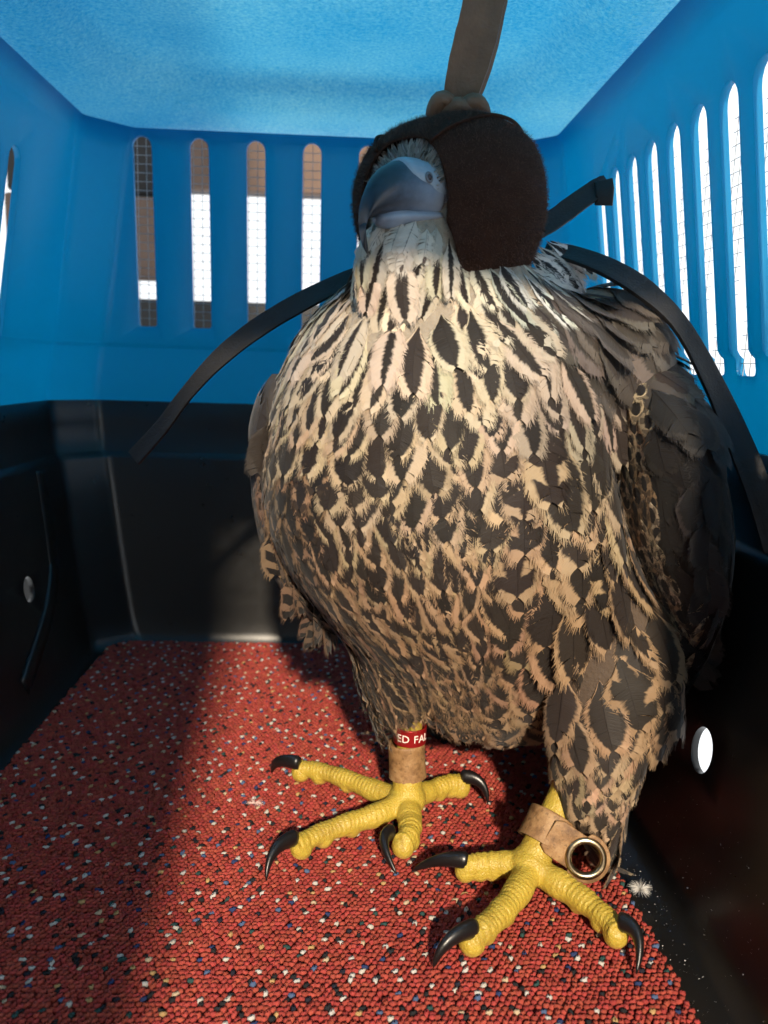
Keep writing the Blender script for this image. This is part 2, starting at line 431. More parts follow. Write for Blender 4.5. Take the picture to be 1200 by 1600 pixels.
rm = with_mods(mesh('roof', V, Q), [('SOLIDIFY', dict(thickness=.004, offset=1))])
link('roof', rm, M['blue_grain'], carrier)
# wire screens behind the slots
def screen(kind, a, b, zb, zt):
    ps = []; w = .00048 if kind == 'back' else .00032; pitch = .0068
    if kind == 'back':
        Y = yb_((zb + zt) / 2) + .0095
        for q in (-.0072, 0, .0072): ps.append(box_part((a + q - w / 2, Y, zb - .004), (a + q + w / 2, Y + w, zt + .003)))
        z = zb
        while z < zt: ps.append(box_part((a - .0095, Y + w * .6, z - w / 2), (a + .0095, Y + w * 1.6, z + w / 2))); z += pitch
    else:
        Xs = (xr_ if a > 0 else xl_)((zb + zt) / 2) + a * .0145
        for q in (-.0068, 0, .0068): ps.append(box_part((Xs, b + q - w / 2, zb - .004), (Xs + w, b + q + w / 2, zt + .003)))
        z = zb
        while z < zt: ps.append(box_part((Xs + w * .6, b - .0115, z - w / 2), (Xs + w * 1.6, b + .0115, z + w / 2))); z += pitch
    me = mesh('screen', *join(ps)); link('wire_screen', me, M['wire'], upper, smooth=False)
for s in SLOTS: screen(*s)
# lower shell
def lo_l(z, d, c=.030): return (z, -.2425 + d, .1945 - d, YF, .7145 - d * .6, c)
ll = [lo_l(.2090, 0), lo_l(.190, .0012), lo_l(.1668, .0030), lo_l(.1650, .0045), lo_l(.1625, .0075), lo_l(.1600, .0082), lo_l(.13, .0125), lo_l(.09, .018), lo_l(.05, .024),
      lo_l(.025, .0285), lo_l(.012, .0315), lo_l(.004, .0355), lo_l(.0, .042)]
inner = [plan(*l) for l in ll]; t = .0035
outer = [plan(z - (.006 if i > len(ll) - 3 else 0), a - t, b + t, c - t, e + t, r + t * .4) for i, (z, a, b, c, e, r) in enumerate(ll)]
v, f = loft(outer[::-1] + inner, cap0=True, cap1=True)
lo = finish_shell(v, f)
hl = X_(38, 921, -.2265); hr = X_(1094, 1172, .1725)
cuts = [box_part((-.185, YF - .03, .03), (.172, YF + .03, .25))]
for h, s, r in ((hl, -1, .0088), (hr, 1, .0105)):
    rings = [[(h.x + d, h.y + math.cos(a) * r, h.z + math.sin(a) * r * 1.05) for a in [2 * math.pi * k / 28 for k in range(28)]] for d in (-.03, .03)]
    cuts.append(loft(rings))
lo = cut(lo, join(cuts)); lo = soften(lo, .0008, 2, 50)
lower = link('lower_shell', lo, M['black'], carrier); auto_smooth(lower, 40)
# moulded panel ribs on the flanks
def wallx(side, z):
    for (za, a0, b0, *_), (zb, a1, b1, *_) in zip(ll[:-1], ll[1:]):
        if zb <= z <= za:
            q = (z - zb) / max(1e-6, za - zb); return (a1 + (a0 - a1) * q) if side < 0 else (b1 + (b0 - b1) * q)
    return ll[-1][1] if side < 0 else ll[-1][2]
for side in (-1, 1):
    yy = X_(68, 800, -.233).y
    path = spline([(yy, .158), (yy - .002, .13), (yy - .006, .095), (yy - .012, .078), (yy - .04, .052), (yy - .10, .022)], 40)
    rings = []
    for i, (y, z) in enumerate(path):
        a, b = path[max(i - 1, 0)], path[min(i + 1, len(path) - 1)]; tn = Vector((0, b[0] - a[0], b[1] - a[1])).normalized(); nn = Vector((1, 0, 0)).cross(tn).normalized()
        c = Vector((wallx(side, z) - side * -.0005, y, z))
        prof = [(-.0105, .001), (-.0075, -.0016), (0, -.0021), (.0075, -.0016), (.0105, .001)]
        rings.append([c + nn * p + Vector((side * q, 0, 0)) for p, q in prof])
    link('panel_rib', mesh('rib', *loft(rings)), M['black'], carrier)

# ------------------------------------------------------------------ what shows through the slots
beam_z = P(400, 299, 1.05).z
def board(name, lo_, hi_, mat, label):
    me = soften(mesh('b', *box_part(lo_, hi_)), .004, 2); o = link(name, me, mat, None); auto_smooth(o); return tag(o, label, 'board')
xa = P(272, 300, 1.05).x
board('timber_beam', (xa, 1.05, beam_z), (.30, 1.09, beam_z + .24), M['timber'], 'brown timber beam seen through the tops of the back slots')
z_a, z_b = P(225, 305, 1.05).z, P(225, 435, 1.05).z
board('timber_panel', (-.42, 1.06, z_b), (xa - .004, 1.09, z_a), M['timber'], 'brown timber panel seen through the middle of the leftmost back slot')
board('dark_timber_board', (-.42, 1.07, z_a + .004), (xa - .006, 1.10, z_a + .24), M['dark_board'], 'dark panel seen through the top of the leftmost back slot')
z_c = P(400, 472, 1.05).z
board('dark_bench', (-.42, 1.055, z_c - .5), (.30, 1.095, min(z_c, z_b - .004)), M['dark_board'], 'dark bench front seen through the bottoms of the back slots')

# blocker added out of view behind the camera, shading the left of the mat
blocker = link('added_blocker', soften(mesh('w', *box_part((-1.2, -.45, -.3), (-.031, -.35, 1.3))), .004, 2), M['dark_board']); auto_smooth(blocker); blocker['kind'] = 'structure'

# ------------------------------------------------------------------ carpet
carpet = thing('carpet_mat', 'red looped carpet mat with coloured flecks on the carrier floor', 'carpet')
CX0, CX1, CY0, CY1 = -.1985, .1370, .150, .689
edge = []
cw = [(CX0, CY0), (CX1, CY0), (CX1, CY1), (CX0, CY1)]
link('backing', soften(mesh('bk', *box_part((CX0, CY0, .0008), (CX1, CY1, .0030))), .0008, 1), M['backing'], carpet)
def build_carpet():
    p = .0026; nu, nv = 5, 3
    tmpl = []; 
    for i in range(nv + 1):
        a = .25 + (math.pi * .72 - .25) * i / nv
        for j in range(nu): tmpl.append((math.sin(a) * math.cos(2 * math.pi * j / nu) + (0), math.sin(a) * math.sin(2 * math.pi * j / nu), math.cos(a)))
    T = np.array(tmpl); q = np.array([(i * nu + j, i * nu + (j + 1) % nu, (i + 1) * nu + (j + 1) % nu, (i + 1) * nu + j) for i in range(nv) for j in range(nu)])
    q = q[:, ::-1]
    rows = int((CY1 - .235) / (p * .92)); cols = int((CX1 - CX0) / p) + 2
    Vs, Qs, Cs = [], [], []; off_ = 0
    pal = [(.50, .46, .40), (.02, .02, .022), (.52, .49, .45), (.02, .02, .03), (.03, .045, .12), (.45, .28, .12), (.03, .07, .065), (.50, .38, .25), (.08, .12, .22)]
    fleck = {}
    for a in range(0, rows, 3):
        for b in range(0, cols, 4):
            if random.random() < .10: continue
            aa = a + random.choice((0, 0, 1)); bb = b + (2 if (a // 3) % 2 else 0) + random.choice((0, 0, 0, 1))
            c = random.choice(pal); fleck[(aa, bb)] = c
            if random.random() < .62: fleck[(aa + random.choice((1, -1)), bb + random.choice((0, 0, 1)))] = (.02, .02, .022) if c[0] > .4 else random.choice(pal[:3])
    for a in range(rows):
        for b in range(cols):
            x = CX0 + p * (b + .5 + .5 * (a % 2)) + random.gauss(0, p * .11); y = .235 + p * .92 * (a + .5) + random.gauss(0, p * .11)
            wob = .0012 * noise.noise((x * 14, y * 14, 3.1)); x += wob
            e_ = noise.noise((y * 60, 1.7, 0)) * .0014
            if x > CX1 + e_ or x < CX0 - e_: continue
            rot = random.gauss(.8, .4); ca, sa = math.cos(rot), math.sin(rot)
            L, W_, h = p * random.uniform(.62, .88), p * random.uniform(.44, .58), .0011 * random.uniform(.85, 1.15)
            t_ = T * np.array([L, W_, h]); zc = .0046 + .0004 * noise.noise((x * 40, y * 40, 0)) + random.gauss(0, .00014)
            tilt = random.gauss(0, .18)
            zz = t_[:, 2] + t_[:, 0] * tilt
            Vs.append(np.stack([x + t_[:, 0] * ca - t_[:, 1] * sa, y + t_[:, 0] * sa + t_[:, 1] * ca, zc + zz], 1))
            Qs.append(q + off_); off_ += len(T)
            c = fleck.get((a, b))
            if c is None:
                k = random.uniform(.78, 1.18); c = (.345 * k, .056 * k * random.uniform(.85, 1.25), .044 * k)
            Cs.append(np.tile(np.array(c), (len(T), 1)))
    me = np_mesh('pile', np.concatenate(Vs), np.concatenate(Qs), {'yarn': np.concatenate(Cs)})
    o = link('loop_pile', me, M['yarn'], carpet); o['kind'] = 'stuff'
build_carpet()

# ------------------------------------------------------------------ the falcon
falcon = thing('falcon', 'hooded brown falcon with streaked cream breast standing on the red carpet', 'falcon')
def ring_at(py, lx, rx, yf, yb, Y=.40, n=48, e=2.25, pad=11):
    L, Rr = P(lx + pad, py, Y), P(rx - pad, py, Y); z = (L.z + Rr.z) / 2
    xc, rxx = (L.x + Rr.x) / 2, (Rr.x - L.x) / 2; yc, ry = (yf + yb) / 2, (yb - yf) / 2
    out = []
    for k in range(n):
        a = 2 * math.pi * k / n; c, s = math.cos(a), math.sin(a)
        out.append((xc + rxx * math.copysign(abs(c) ** (2 / e), c), yc + ry * math.copysign(abs(s) ** (2 / e), s), z + (Rr.z - L.z) * .5 * c))
    return out
tr_ = [(372, 590, 800, .364, .425), (430, 552, 838, .356, .440), (470, 505, 915, .354, .455), (520, 465, 965, .346, .468), (600, 430, 962, .339, .478), (700, 408, 962, .336, .482),
       (800, 408, 975, .336, .478), (880, 440, 1000, .341, .474), (950, 492, 1020, .351, .468), (1010, 545, 1030, .363, .464), (1060, 575, 1020, .374, .460), (1110, 605, 970, .386, .452), (1145, 690, 880, .398, .432)]
tr_ = spline(tr_, 30)
parts = [loft([ring_at(*r) for r in tr_])]
HC = P(706, 333, .388); HC = Vector(HC)
parts.append(sphere(HC + Vector((0, .004, -.002)), .0385, 24, 16, (1.02, 1.05, .92)))
parts.append(sphere(P(640, 402, .364), .0215, 20, 14, (1.0, .85, 1.0)))
parts.append(sphere(P(935, 590, .404), .034, 28, 18, (1.0, 1.05, 1.28)))
def limb(ctrl, n=24):
    c = spline(ctrl, n); return loft(tube_rings([r[:3] for r in c], [r[3] for r in c], 20, up=(0, 1, 0)))
def pt(px, py, Y, r): q = P(px, py, Y); return (q.x, q.y, q.z, r)
thigh_r = [pt(935, 960, .392, .036), pt(945, 1050, .376, .033), pt(940, 1130, .366, .0255), pt(930, 1220, .358, .0185), pt(938, 1290, .355, .0115), pt(956, 1338, .356, .0055)]
thigh_l = [pt(640, 960, .405, .034), pt(635, 1040, .408, .027), pt(624, 1080, .412, .020), pt(618, 1112, .416, .013), pt(616, 1130, .418, .007)]
parts += [limb(thigh_r), limb(thigh_l)]
bd = with_mods(mesh('bd', *join(parts)), [('REMESH', dict(mode='VOXEL', voxel_size=.0026)), ('SMOOTH', dict(factor=.5, iterations=16))])
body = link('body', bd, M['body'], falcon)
def wing_rings(rows, n=28):
    out = []
    for py, inn, outr, Y, dep in spline(rows, 26):
        a, b = P(inn, py, Y), P(outr, py, Y); c = (a + b) / 2; rx = (b - a).length / 2
        out.append([(c.x + rx * math.cos(q), Y + dep * math.sin(q), c.z) for q in [2 * math.pi * k / n for k in range(n)]])
    return out
wr = mesh('wr', *loft(wing_rings([(548, 935, 1010, .408, .018), (585, 938, 1046, .402, .032), (640, 950, 1076, .392, .044), (720, 960, 1100, .390, .048), (800, 968, 1114, .390, .050), (880, 985, 1110, .392, .048),
                                  (940, 1005, 1096, .396, .044), (995, 1024, 1074, .402, .034), (1040, 1034, 1052, .410, .020)])))
wr = finish_shell_me(wr); wing_r = link('wing', wr, M['wing'], falcon)
wl = mesh('wl', *loft(wing_rings([(585, 425, 470, .424, .012), (610, 412, 470, .425, .034), (680, 398, 470, .430, .042), (760, 398, 480, .432, .044), (840, 412, 490, .434, .042), (900, 438, 510, .436, .034), (945, 470, 520, .440, .022)])))
wl = finish_shell_me(wl); wing_l = link('wing', wl, M['wing'], falcon)
# tail: a narrow flat fan of dark feathers behind the legs
tv = [[(.085 + math.cos(a) * w, y + math.sin(a) * .006, z) for a in [2 * math.pi * k / 20 for k in range(20)]] for z, y, w in ((.16, .475, .040), (.10, .492, .036), (.05, .502, .034), (.02, .508, .030))]
tail = link('tail', finish_shell_me(mesh('tail', *loft(tv))), M['wing'], falcon)

# --- feather generator
def template(seed, hairs=46, loose=0.):
    """unit feather: x across (-.5...5), y along 0..1: a cambered vane split into barb bundles, with a fringe of fine barb ends. returns V, Q, uv"""
    r = np.random.default_rng(seed); V, Q, UV = [], [], []
    def width(v):
        a = min(1, max(v, 0) / .35); b = max(0., 1 - max(0, (v - .42) / .58) ** 3.0)
        return (a ** .7) * (b ** .52) * .5
    ks = np.linspace(0, 1, 11) ** .9; US = (0, .5, .82, 1.0)
    for side in (-1, 1):
        # rows swept towards the tip; rows inside one bundle share vertices, bundles part a little at the margin
        prev = None
        for i, k in enumerate(ks):
            split = i > 2 and r.random() < .22 + .4 * loose
            def row(j):
                base = len(V); w = width(k * .94 + .04) * (1 + r.normal(0, .035 + .08 * loose)); zz = r.normal(0, .006 + .02 * loose)
                for q in US:
                    y = k * .90 + .115 * q ** 1.4 * (1 - .35 * k) + j * q * q
                    V.append((side * max(w, .012) * q * .93, y, zz * q)); UV.append((side * q * .93, y, 0))
                return base
            cur = row(0.)
            if prev is not None:
                for q in range(3):
                    a_, b_ = prev + q, cur + q
                    Q.append((a_, a_ + 1, b_ + 1, b_) if side > 0 else (b_, b_ + 1, a_ + 1, a_))
            prev = row(.012 + .022 * r.random()) if split else cur
        cl = [r.normal(0, .10 + .2 * loose) for _ in range(hairs // 6 + 2)]
        for h in range(hairs):
            v = .16 + .84 * ((h + r.random()) / hairs) ** .85; k = min(v, .985)
            w = max(width(k * .94 + .04), .02); st = r.uniform(.62, .88)
            y0 = k * .90 + .115 * st ** 1.4 * (1 - .35 * k); x0 = side * w * st
            ang = .62 + .85 * k ** 2 + cl[h // 6] + r.normal(0, .06 + .12 * loose)
            ln = (w * (1.04 - st) * .62 / max(.35, math.cos(ang)) * .5 + .022 + .045 * r.random() ** 2) * (1 + 1.2 * loose * r.random())
            ex, ey = side * math.cos(ang) * ln * 1.9, math.sin(ang) * ln; zz = r.normal(.004, .006 + .018 * loose)
            hw = .0058 if loose < .5 else .0050; base = len(V)
            px_, py_ = -ey, ex / 1.9; nl = math.hypot(px_, py_) + 1e-9; px_, py_ = px_ / nl * hw * 1.7, py_ / nl * hw
            uu = abs(x0 + ex) / max(w, .05)
            for fx, fw in ((0, 1), (1, .22)):
                for sg in (-1, 1):
                    V.append((x0 + ex * fx + sg * px_ * fw, y0 + ey * fx + sg * py_ * fw, .004 + zz * fx)); UV.append((side * min(1.2, st + (uu - st) * fx), y0 + ey * fx * .5, 0))
            Q.append((base, base + 1, base + 3, base + 2))
    base = len(V)
    for k in range(4):
        y = k / 3 * .88
        for q in (-1, 1): V.append((q * .013 * (1 - .8 * k / 3), y, .010)); UV.append((0, y, 0))
    for k in range(3): a = base + 2 * k; Q.append((a, a + 2, a + 3, a + 1))
    return np.array(V), np.array(Q), np.array(UV)
TPL = {0: [template(s, 50, 0) for s in range(6)], 1: [template(20 + s, 76, .18) for s in range(8)], 2: [template(40 + s, 70, .9) for s in range(6)]}

# flow of the plumage as seen from the front: (px, py, dx, dy)
FLOW = np.array([(560, 405, -.8, .6), (600, 400, -.35, .9), (650, 420, 0, 1), (740, 445, .3, .9), (850, 430, .95, .4), (900, 480, .9, .5), (790, 460, .7, .75), (500, 470, -.75, .65), (460, 520, -.55, .85), (600, 500, -.3, .95), (720, 500, .05, 1), (820, 540, .2, .97),
                 (440, 600, -.25, .95), (560, 650, -.12, 1), (700, 650, 0, 1), (850, 650, .2, 1), (940, 560, .5, .85), (1000, 600, .42, .9), (1060, 650, .3, .95), (985, 540, .5, .86), (940, 500, .6, .8), (430, 800, .12, 1), (560, 800, .12, 1), (700, 800, .14, 1), (880, 800, .25, .95), (1000, 800, .1, 1), (1080, 800, .1, 1),
                 (440, 900, .25, .95), (500, 950, .36, .93), (620, 950, .3, .95), (740, 950, .18, 1), (880, 950, .15, 1), (1020, 950, .15, 1), (1080, 950, -.12, 1), (580, 1090, .15, 1), (700, 1090, .1, 1), (800, 1060, .12, 1), (850, 1120, .2, .97), (950, 1100, 0, 1), (940, 1250, -.02, 1), (1030, 1080, .3, .9), (1000, 1180, -.25, 1), (870, 1220, .2, 1)], float)
def flow(px, py):
    d2 = (FLOW[:, 0] - px) ** 2 + (FLOW[:, 1] - py) ** 2 + 300.
    w = 1 / d2 ** 1.6; v = (FLOW[:, 2:] * w[:, None]).sum(0); return v / (np.linalg.norm(v) + 1e-9)
CREAM, CREAM2, BUFF, RUST, DARK, SOOT, GREY = (.64, .54, .40), (.52, .40, .265), (.37, .235, .13), (.20, .125, .078), (.026, .0185, .014), (.014, .0115, .011), (.080, .066, .056)
def jit(c, s=.12):
    k = 1 + random.gauss(0, s); return tuple(max(.003, x * k * (1 + random.gauss(0, .03))) for x in c)
def mixc(a, b, t): return tuple(x + (y - x) * t for x, y in zip(a, b))
def sm(a, b, x): t = max(0., min(1., (x - a) / (b - a))); return t * t * (3 - 2 * t)
def region(px, py, front, where):
    """length, width (m), template class, colours, pattern, spacing for a feather whose tip shows at px, py"""
    u = random.uniform
    if where == 'wing_r':
        inner = np.interp(py, [560, 640, 720, 800, 880, 960, 1040], [940, 975, 985, 992, 1010, 1035, 1060])
        d = px - inner
        if front and d < 40 and py > 625:
            return (u(.012, .016), u(.008, .011), 0, jit(CREAM2 if random.random() < .75 else BUFF), jit(SOOT), (.3, u(.75, .92), u(.35, .7)), (2.4, .7, .9), .0052)
        if py < 650:
            return (u(.026, .032), u(.017, .022), 0, jit(mixc(GREY, DARK, .25), .2), jit(DARK), (.1, .80, u(.5, .75)), (0, 0, 0), .0085)
        return (u(.026, .034), u(.016, .021), 0, jit(mixc(SOOT, GREY, .30), .15), jit(SOOT), (.0, .97, u(.86, .96)), (0, 0, 0), .0088)
    if where == 'wing_l':
        if py > 760:
            return (u(.026, .032), u(.013, .017), 0, jit(RUST), jit(SOOT), (.0, .2, .2), (3.6, 1, .86), .0075)
        return (u(.024, .030), u(.013, .017), 0, jit(mixc(DARK, GREY, .35), .2), jit(DARK), (.0, .9, .75), (0, 0, 0), .0075)
    if where == 'tail' or not front:
        return (u(.034, .042), u(.020, .026), 0, jit(mixc(DARK, GREY, .4), .2), jit(SOOT), (.0, .92, .8), (0, 0, 0), .0125)
    # body, seen from the front
    if py < 470 - abs(px - 640) * .25 and px < 735:                                   # throat and chin
        return (u(.015, .021), u(.0065, .0095), 2, jit((.70, .63, .53)), jit((.10, .075, .06)), (.75, 1.1, .0 if random.random() < .85 else .35), (0, 0, 0), .0042)
    if 770 < px < 905 and py < 505 and (py < 460 or px > 795):         # ruff below the hood
        return (u(.026, .034), u(.0075, .0105), 1, jit((.66, .62, .56)), jit(SOOT), (.1, u(.92, 1.1), u(.45, .8)), (0, 0, 0), .0062)
    if px > 835 + max(0, (py - 500)) * .55 and py < 660:          # plain grey brown shoulder
        return (u(.028, .036), u(.018, .024), 0, jit(mixc(GREY, (.16, .13, .11), random.random() * .7), .15), jit(mixc(DARK, GREY, .4)), (.1, .85, u(.3, .7)), (0, 0, 0), .0088)
    if py > 1110 and px > 800:                                   # trouser of the right leg
        q = sm(1110, 1300, py)
        return (u(.034, .040) * (1 - .42 * q), u(.018, .022) * (1 - .42 * q), 1, jit(mixc(BUFF, CREAM2, .15 + .4 * q)), jit(mixc(DARK, GREY, .22)), (.0, u(.88, .96), u(.72, .90)), (0, 0, 0), .0105 * (1 - .40 * q))
    if px > 765 and py > 715:                                    # big barred flank feathers
        k = sm(765, 860, px)
        bars = 1.0 if random.random() < .35 else 0.
        return (u(.036, .046) * (.8 + .2 * k), u(.019, .026) * (.75 + .25 * k), 1, jit(mixc(CREAM2, BUFF, .35 + .55 * sm(720, 950, py))), jit(DARK), (-.1, u(.92, 1.0), u(.80, .98) if not bars else .4), (u(2.4, 3.0), bars, u(.88, 1.0)), .0125 - .002 * (1 - k))
    if px < 505 and py > 740:                                    # left flank
        return (u(.026, .034), u(.012, .016), 0, jit(mixc(BUFF, RUST, .5)), jit(SOOT), (.0, .95, u(.5, .8)), (u(3.0, 3.6), .9, 1.0), .0072)
    t = sm(560, 900, py)
    side = sm(760, 850, px) * (1 - sm(700, 760, py))
    nk = sm(420, 570, py); L, W, spc = .022 + .009 * nk, .0100 + .0042 * nk + .0010 * t, .0054 + .0024 * nk
    if py > 790: q8 = sm(790, 860, py); L, W, spc = .031, .0150 - .0046 * q8, .0078 - .0014 * q8
    if py > 1050: L, W, spc = .029, .0084, .0054
    ground = mixc(mixc((.68, .59, .46), CREAM2, sm(480, 720, py)), BUFF, sm(720, 950, py) * .9)  # own cream-to-buff change, darkened further for weaker light low down
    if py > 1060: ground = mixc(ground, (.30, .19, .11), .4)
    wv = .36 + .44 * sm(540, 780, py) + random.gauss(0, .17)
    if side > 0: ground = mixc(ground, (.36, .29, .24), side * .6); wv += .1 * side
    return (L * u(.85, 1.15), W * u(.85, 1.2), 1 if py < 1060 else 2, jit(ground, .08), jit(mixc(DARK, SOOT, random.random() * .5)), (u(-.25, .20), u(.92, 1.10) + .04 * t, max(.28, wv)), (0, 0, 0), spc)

def sample_surface(me, count):
    me.calc_loop_triangles(); n = len(me.loop_triangles)
    tri = np.zeros(n * 3, dtype=np.int32); me.loop_triangles.foreach_get('vertices', tri); tri = tri.reshape(-1, 3)
    co = np.zeros(len(me.vertices) * 3, dtype=np.float32); me.vertices.foreach_get('co', co); co = co.reshape(-1, 3)
    a, b, c = co[tri[:, 0]], co[tri[:, 1]], co[tri[:, 2]]
    nr = np.cross(b - a, c - a); ar = np.linalg.norm(nr, axis=1); nr = nr / (ar[:, None] + 1e-12)
    k = RNG.choice(n, count, p=ar / ar.sum()); r1, r2 = np.sqrt(RNG.random(count)), RNG.random(count)
    pts = a[k] * (1 - r1)[:, None] + b[k] * (r1 * (1 - r2))[:, None] + c[k] * (r1 * r2)[:, None]
    return pts, nr[k]
def bvh_of(me):
    bm = bmesh.new(); bm.from_mesh(me); t = BVHTree.FromBMesh(bm); bm.free(); return t
FE = []                                                        # (size on screen, V, Q, uv, cols...)
HOOD_C = HC
def face_axes():
    az, el = R(42), R(-3)
    Fv = Vector((-math.sin(az) * math.cos(el), -math.cos(az) * math.cos(el), math.sin(el)))
    S = Vector((math.cos(az), -math.sin(az), 0)); U = S.cross(Fv) * -1
    if U.z < 0: U = -U
    return Fv.normalized(), S.normalized(), U.normalized()
FV, SV, UV_ = face_axes()
def facing_no(p, n): return (Vector((0, 0, CAM_H)) - p).normalized().dot(n) < -.12
def px_in(p):
    x, y = proj(p); return 545 < x < 715 and 362 < y < 450
def grow(me, where, count):
    tree = bvh_of(me); pts, nrm = sample_surface(me, count)
    camp = Vector((0, 0, CAM_H)); grid = {}; cell = .006
    for p, n in zip(pts, nrm):
        p, n = Vector(p), Vector(n)
        hit = tree.find_nearest(p); n = hit[1] if hit[1] is not None else n
        hd = p - HOOD_C
        if where == 'body':
            if p.z > HOOD_C.z - .010 and hd.length < .06: continue
            el_ = Vector((hd.x / .0425, hd.y / .0435, hd.z / .0445)).length
            if el_ < .87 and not (px_in(p) and hd.normalized().dot(FV) > .1): continue
        if (where == 'wing_l' and n.z > .55) or (where == 'body' and facing_no(p, n) and proj(p)[1] > 1055): continue
        facing = (camp - p).normalized().dot(n); front = facing > -.12
        px, py = proj(p)
        if front:
            fx, fy = flow(px, py); d = CAM_R * float(fx) - CAM_U * float(fy)
        else: d = Vector((0, .1, -1))
        d = d - n * d.dot(n)
        if d.length < .12: continue
        d.normalize()
        L0 = .030; tpx, tpy = proj(p + d * L0 * .8)
        reg = region(tpx, tpy, front, where)
        L, W, cls, ca, cb, pat, pat2, sp = reg
        if where == 'body' and (py > 1345 or ((tpx - 915) ** 2 + (tpy - 1341) ** 2 < 38 ** 2) or (py > 1075 and 612 < tpx < 690 and tpy > 1118)): continue
        key = (int(p.x // cell), int(p.y // cell), int(p.z // cell)); ok = True; kr = int(math.ceil(sp / cell))
        for i in range(-kr, kr + 1):
            for j in range(-kr, kr + 1):
                for k in range(-kr, kr + 1):
                    for q, s_ in grid.get((key[0] + i, key[1] + j, key[2] + k), ()):
                        if (q - p).length < min(sp, s_) * 1.0: ok = False; break
                    if not ok: break
                if not ok: break
            if not ok: break
        if not ok: continue
        grid.setdefault(key, []).append((p, sp))
        d = (d + n.cross(d) * random.gauss(0, .05 if where.startswith('wing') else .11)).normalized(); s = d.cross(n).normalized()
        sleek = where.startswith('wing') or (tpx > 835 + max(0, (tpy - 500)) * .55 and tpy < 660)
        lift = (.0018 + .0010 * random.random()) * (L / .024) * (.35 if sleek else 1.)
        tip = p + d * L; h = tree.find_nearest(tip)
        zt = max((h[0] - p).dot(n), -.9 * L) + lift if h[0] is not None else lift
        if h[0] is not None and (h[0] - tip).length > L * .8: zt = lift - .1 * L
        if where == 'body' and front and tpy > 1000 and n.z < .25: zt = max(zt, -.03 * L)
        z0 = .0004; a0 = .05 if sleek else .12; b_ = (zt - z0 - a0 * L) / L ** 2
        mid = p + d * L * .6; c_ = 0.
        for sg in (-1, 1):
            hh = tree.find_nearest(mid + s * sg * W * .5)
            if hh[0] is not None: c_ += ((hh[0] - mid).dot(n) - (tree.find_nearest(mid)[0] - mid).dot(n)) / (W * .5) ** 2 * .5
        c_ = max(-60, min(10, c_ * 1.0)) - 8
        T, Q, uv = random.choice(TPL[cls]); uv = uv.copy(); uv[:, 2] = random.gauss(0, .13 if where == 'body' else .06)
        x, y, z = T[:, 0] * W, T[:, 1] * L, T[:, 2] * L
        bend = random.gauss(0, .02 if sleek else .07) * L
        x = x + bend * (T[:, 1] ** 2)
        z = z + z0 + a0 * y + b_ * y ** 2 + c_ * x ** 2
        Vw = np.array(p)[None] + np.outer(x, s) + np.outer(y, d) + np.outer(z, n)
        siz = L * W * max(.05, facing) if front else 0.
        FE.append((siz, Vw, Q, uv, ca, cb, pat, pat2, (tpx, tpy)))
grow(bd, 'body', 42000); grow(wr, 'wing_r', 9000); grow(wl, 'wing_l', 6000); grow(tail.data, 'tail', 500)
for q in np.linspace(0, 1, 46):                                 # ruff spilling out below the hood
    px_, py_ = 742 + 122 * q + random.gauss(0, 5), 440 - 66 * q ** 1.7 + random.gauss(0, 6); p = P(px_, py_, .360 + .040 * q)
    n = Vector((.15 + .45 * q, -1, .45)).normalized(); d = CAM_R * (.30 + .62 * q + random.gauss(0, .10)) - CAM_U * (.92 - .50 * q + random.gauss(0, .10)); d = (d - n * d.dot(n)).normalized(); s = d.cross(n).normalized()
    L, W = random.uniform(.022, .032), random.uniform(.0065, .0095); T, Q, uv = random.choice(TPL[2 if random.random() < .5 else 1]); x, y, z = T[:, 0] * W, T[:, 1] * L, T[:, 2] * L
    z = z + .30 * y - 9. * y ** 2 - 12 * x ** 2 + .0008; x = x + random.gauss(0, .10) * L * T[:, 1] ** 2
    FE.append((L * W * .4, np.array(p)[None] + np.outer(x, s) + np.outer(y, d) + np.outer(z, n), Q, uv, jit((.68, .63, .56)), jit(SOOT), (random.uniform(-.2, .3), random.uniform(.85, 1.1), random.uniform(.2, .75)), (0, 0, 0), proj(p + d * L)))
def attrs_of(fs):
    out = {k: [] for k in ('fuv', 'col_a', 'col_b', 'pat', 'pat2')}
    for f in fs:
        n = len(f[1]); out['fuv'].append(f[3])
        for k, i in (('col_a', 4), ('col_b', 5), ('pat', 6), ('pat2', 7)): out[k].append(np.tile(np.array(f[i], float), (n, 1)))
    return {k: np.concatenate(v) for k, v in out.items()}
FE.sort(key=lambda f: -f[0])
inview = [f for f in FE if 0 < f[8][0] < 1200 and 0 < f[8][1] < 1600]
top = inview[:300]; ids = {id(f) for f in top}; rest = [f for f in FE if id(f) not in ids]
for f in top: link('feather', np_mesh('feather', f[1], f[2], attrs_of([f])), M['feather'], falcon)
o_ = 0; Qa = []
for f in rest: Qa.append(f[2] + o_); o_ += len(f[1])
pl = link('plumage', np_mesh('plumage', np.concatenate([f[1] for f in rest]), np.concatenate(Qa), attrs_of(rest)), M['feather'], falcon); pl['kind'] = 'stuff'
print('feathers', len(FE))

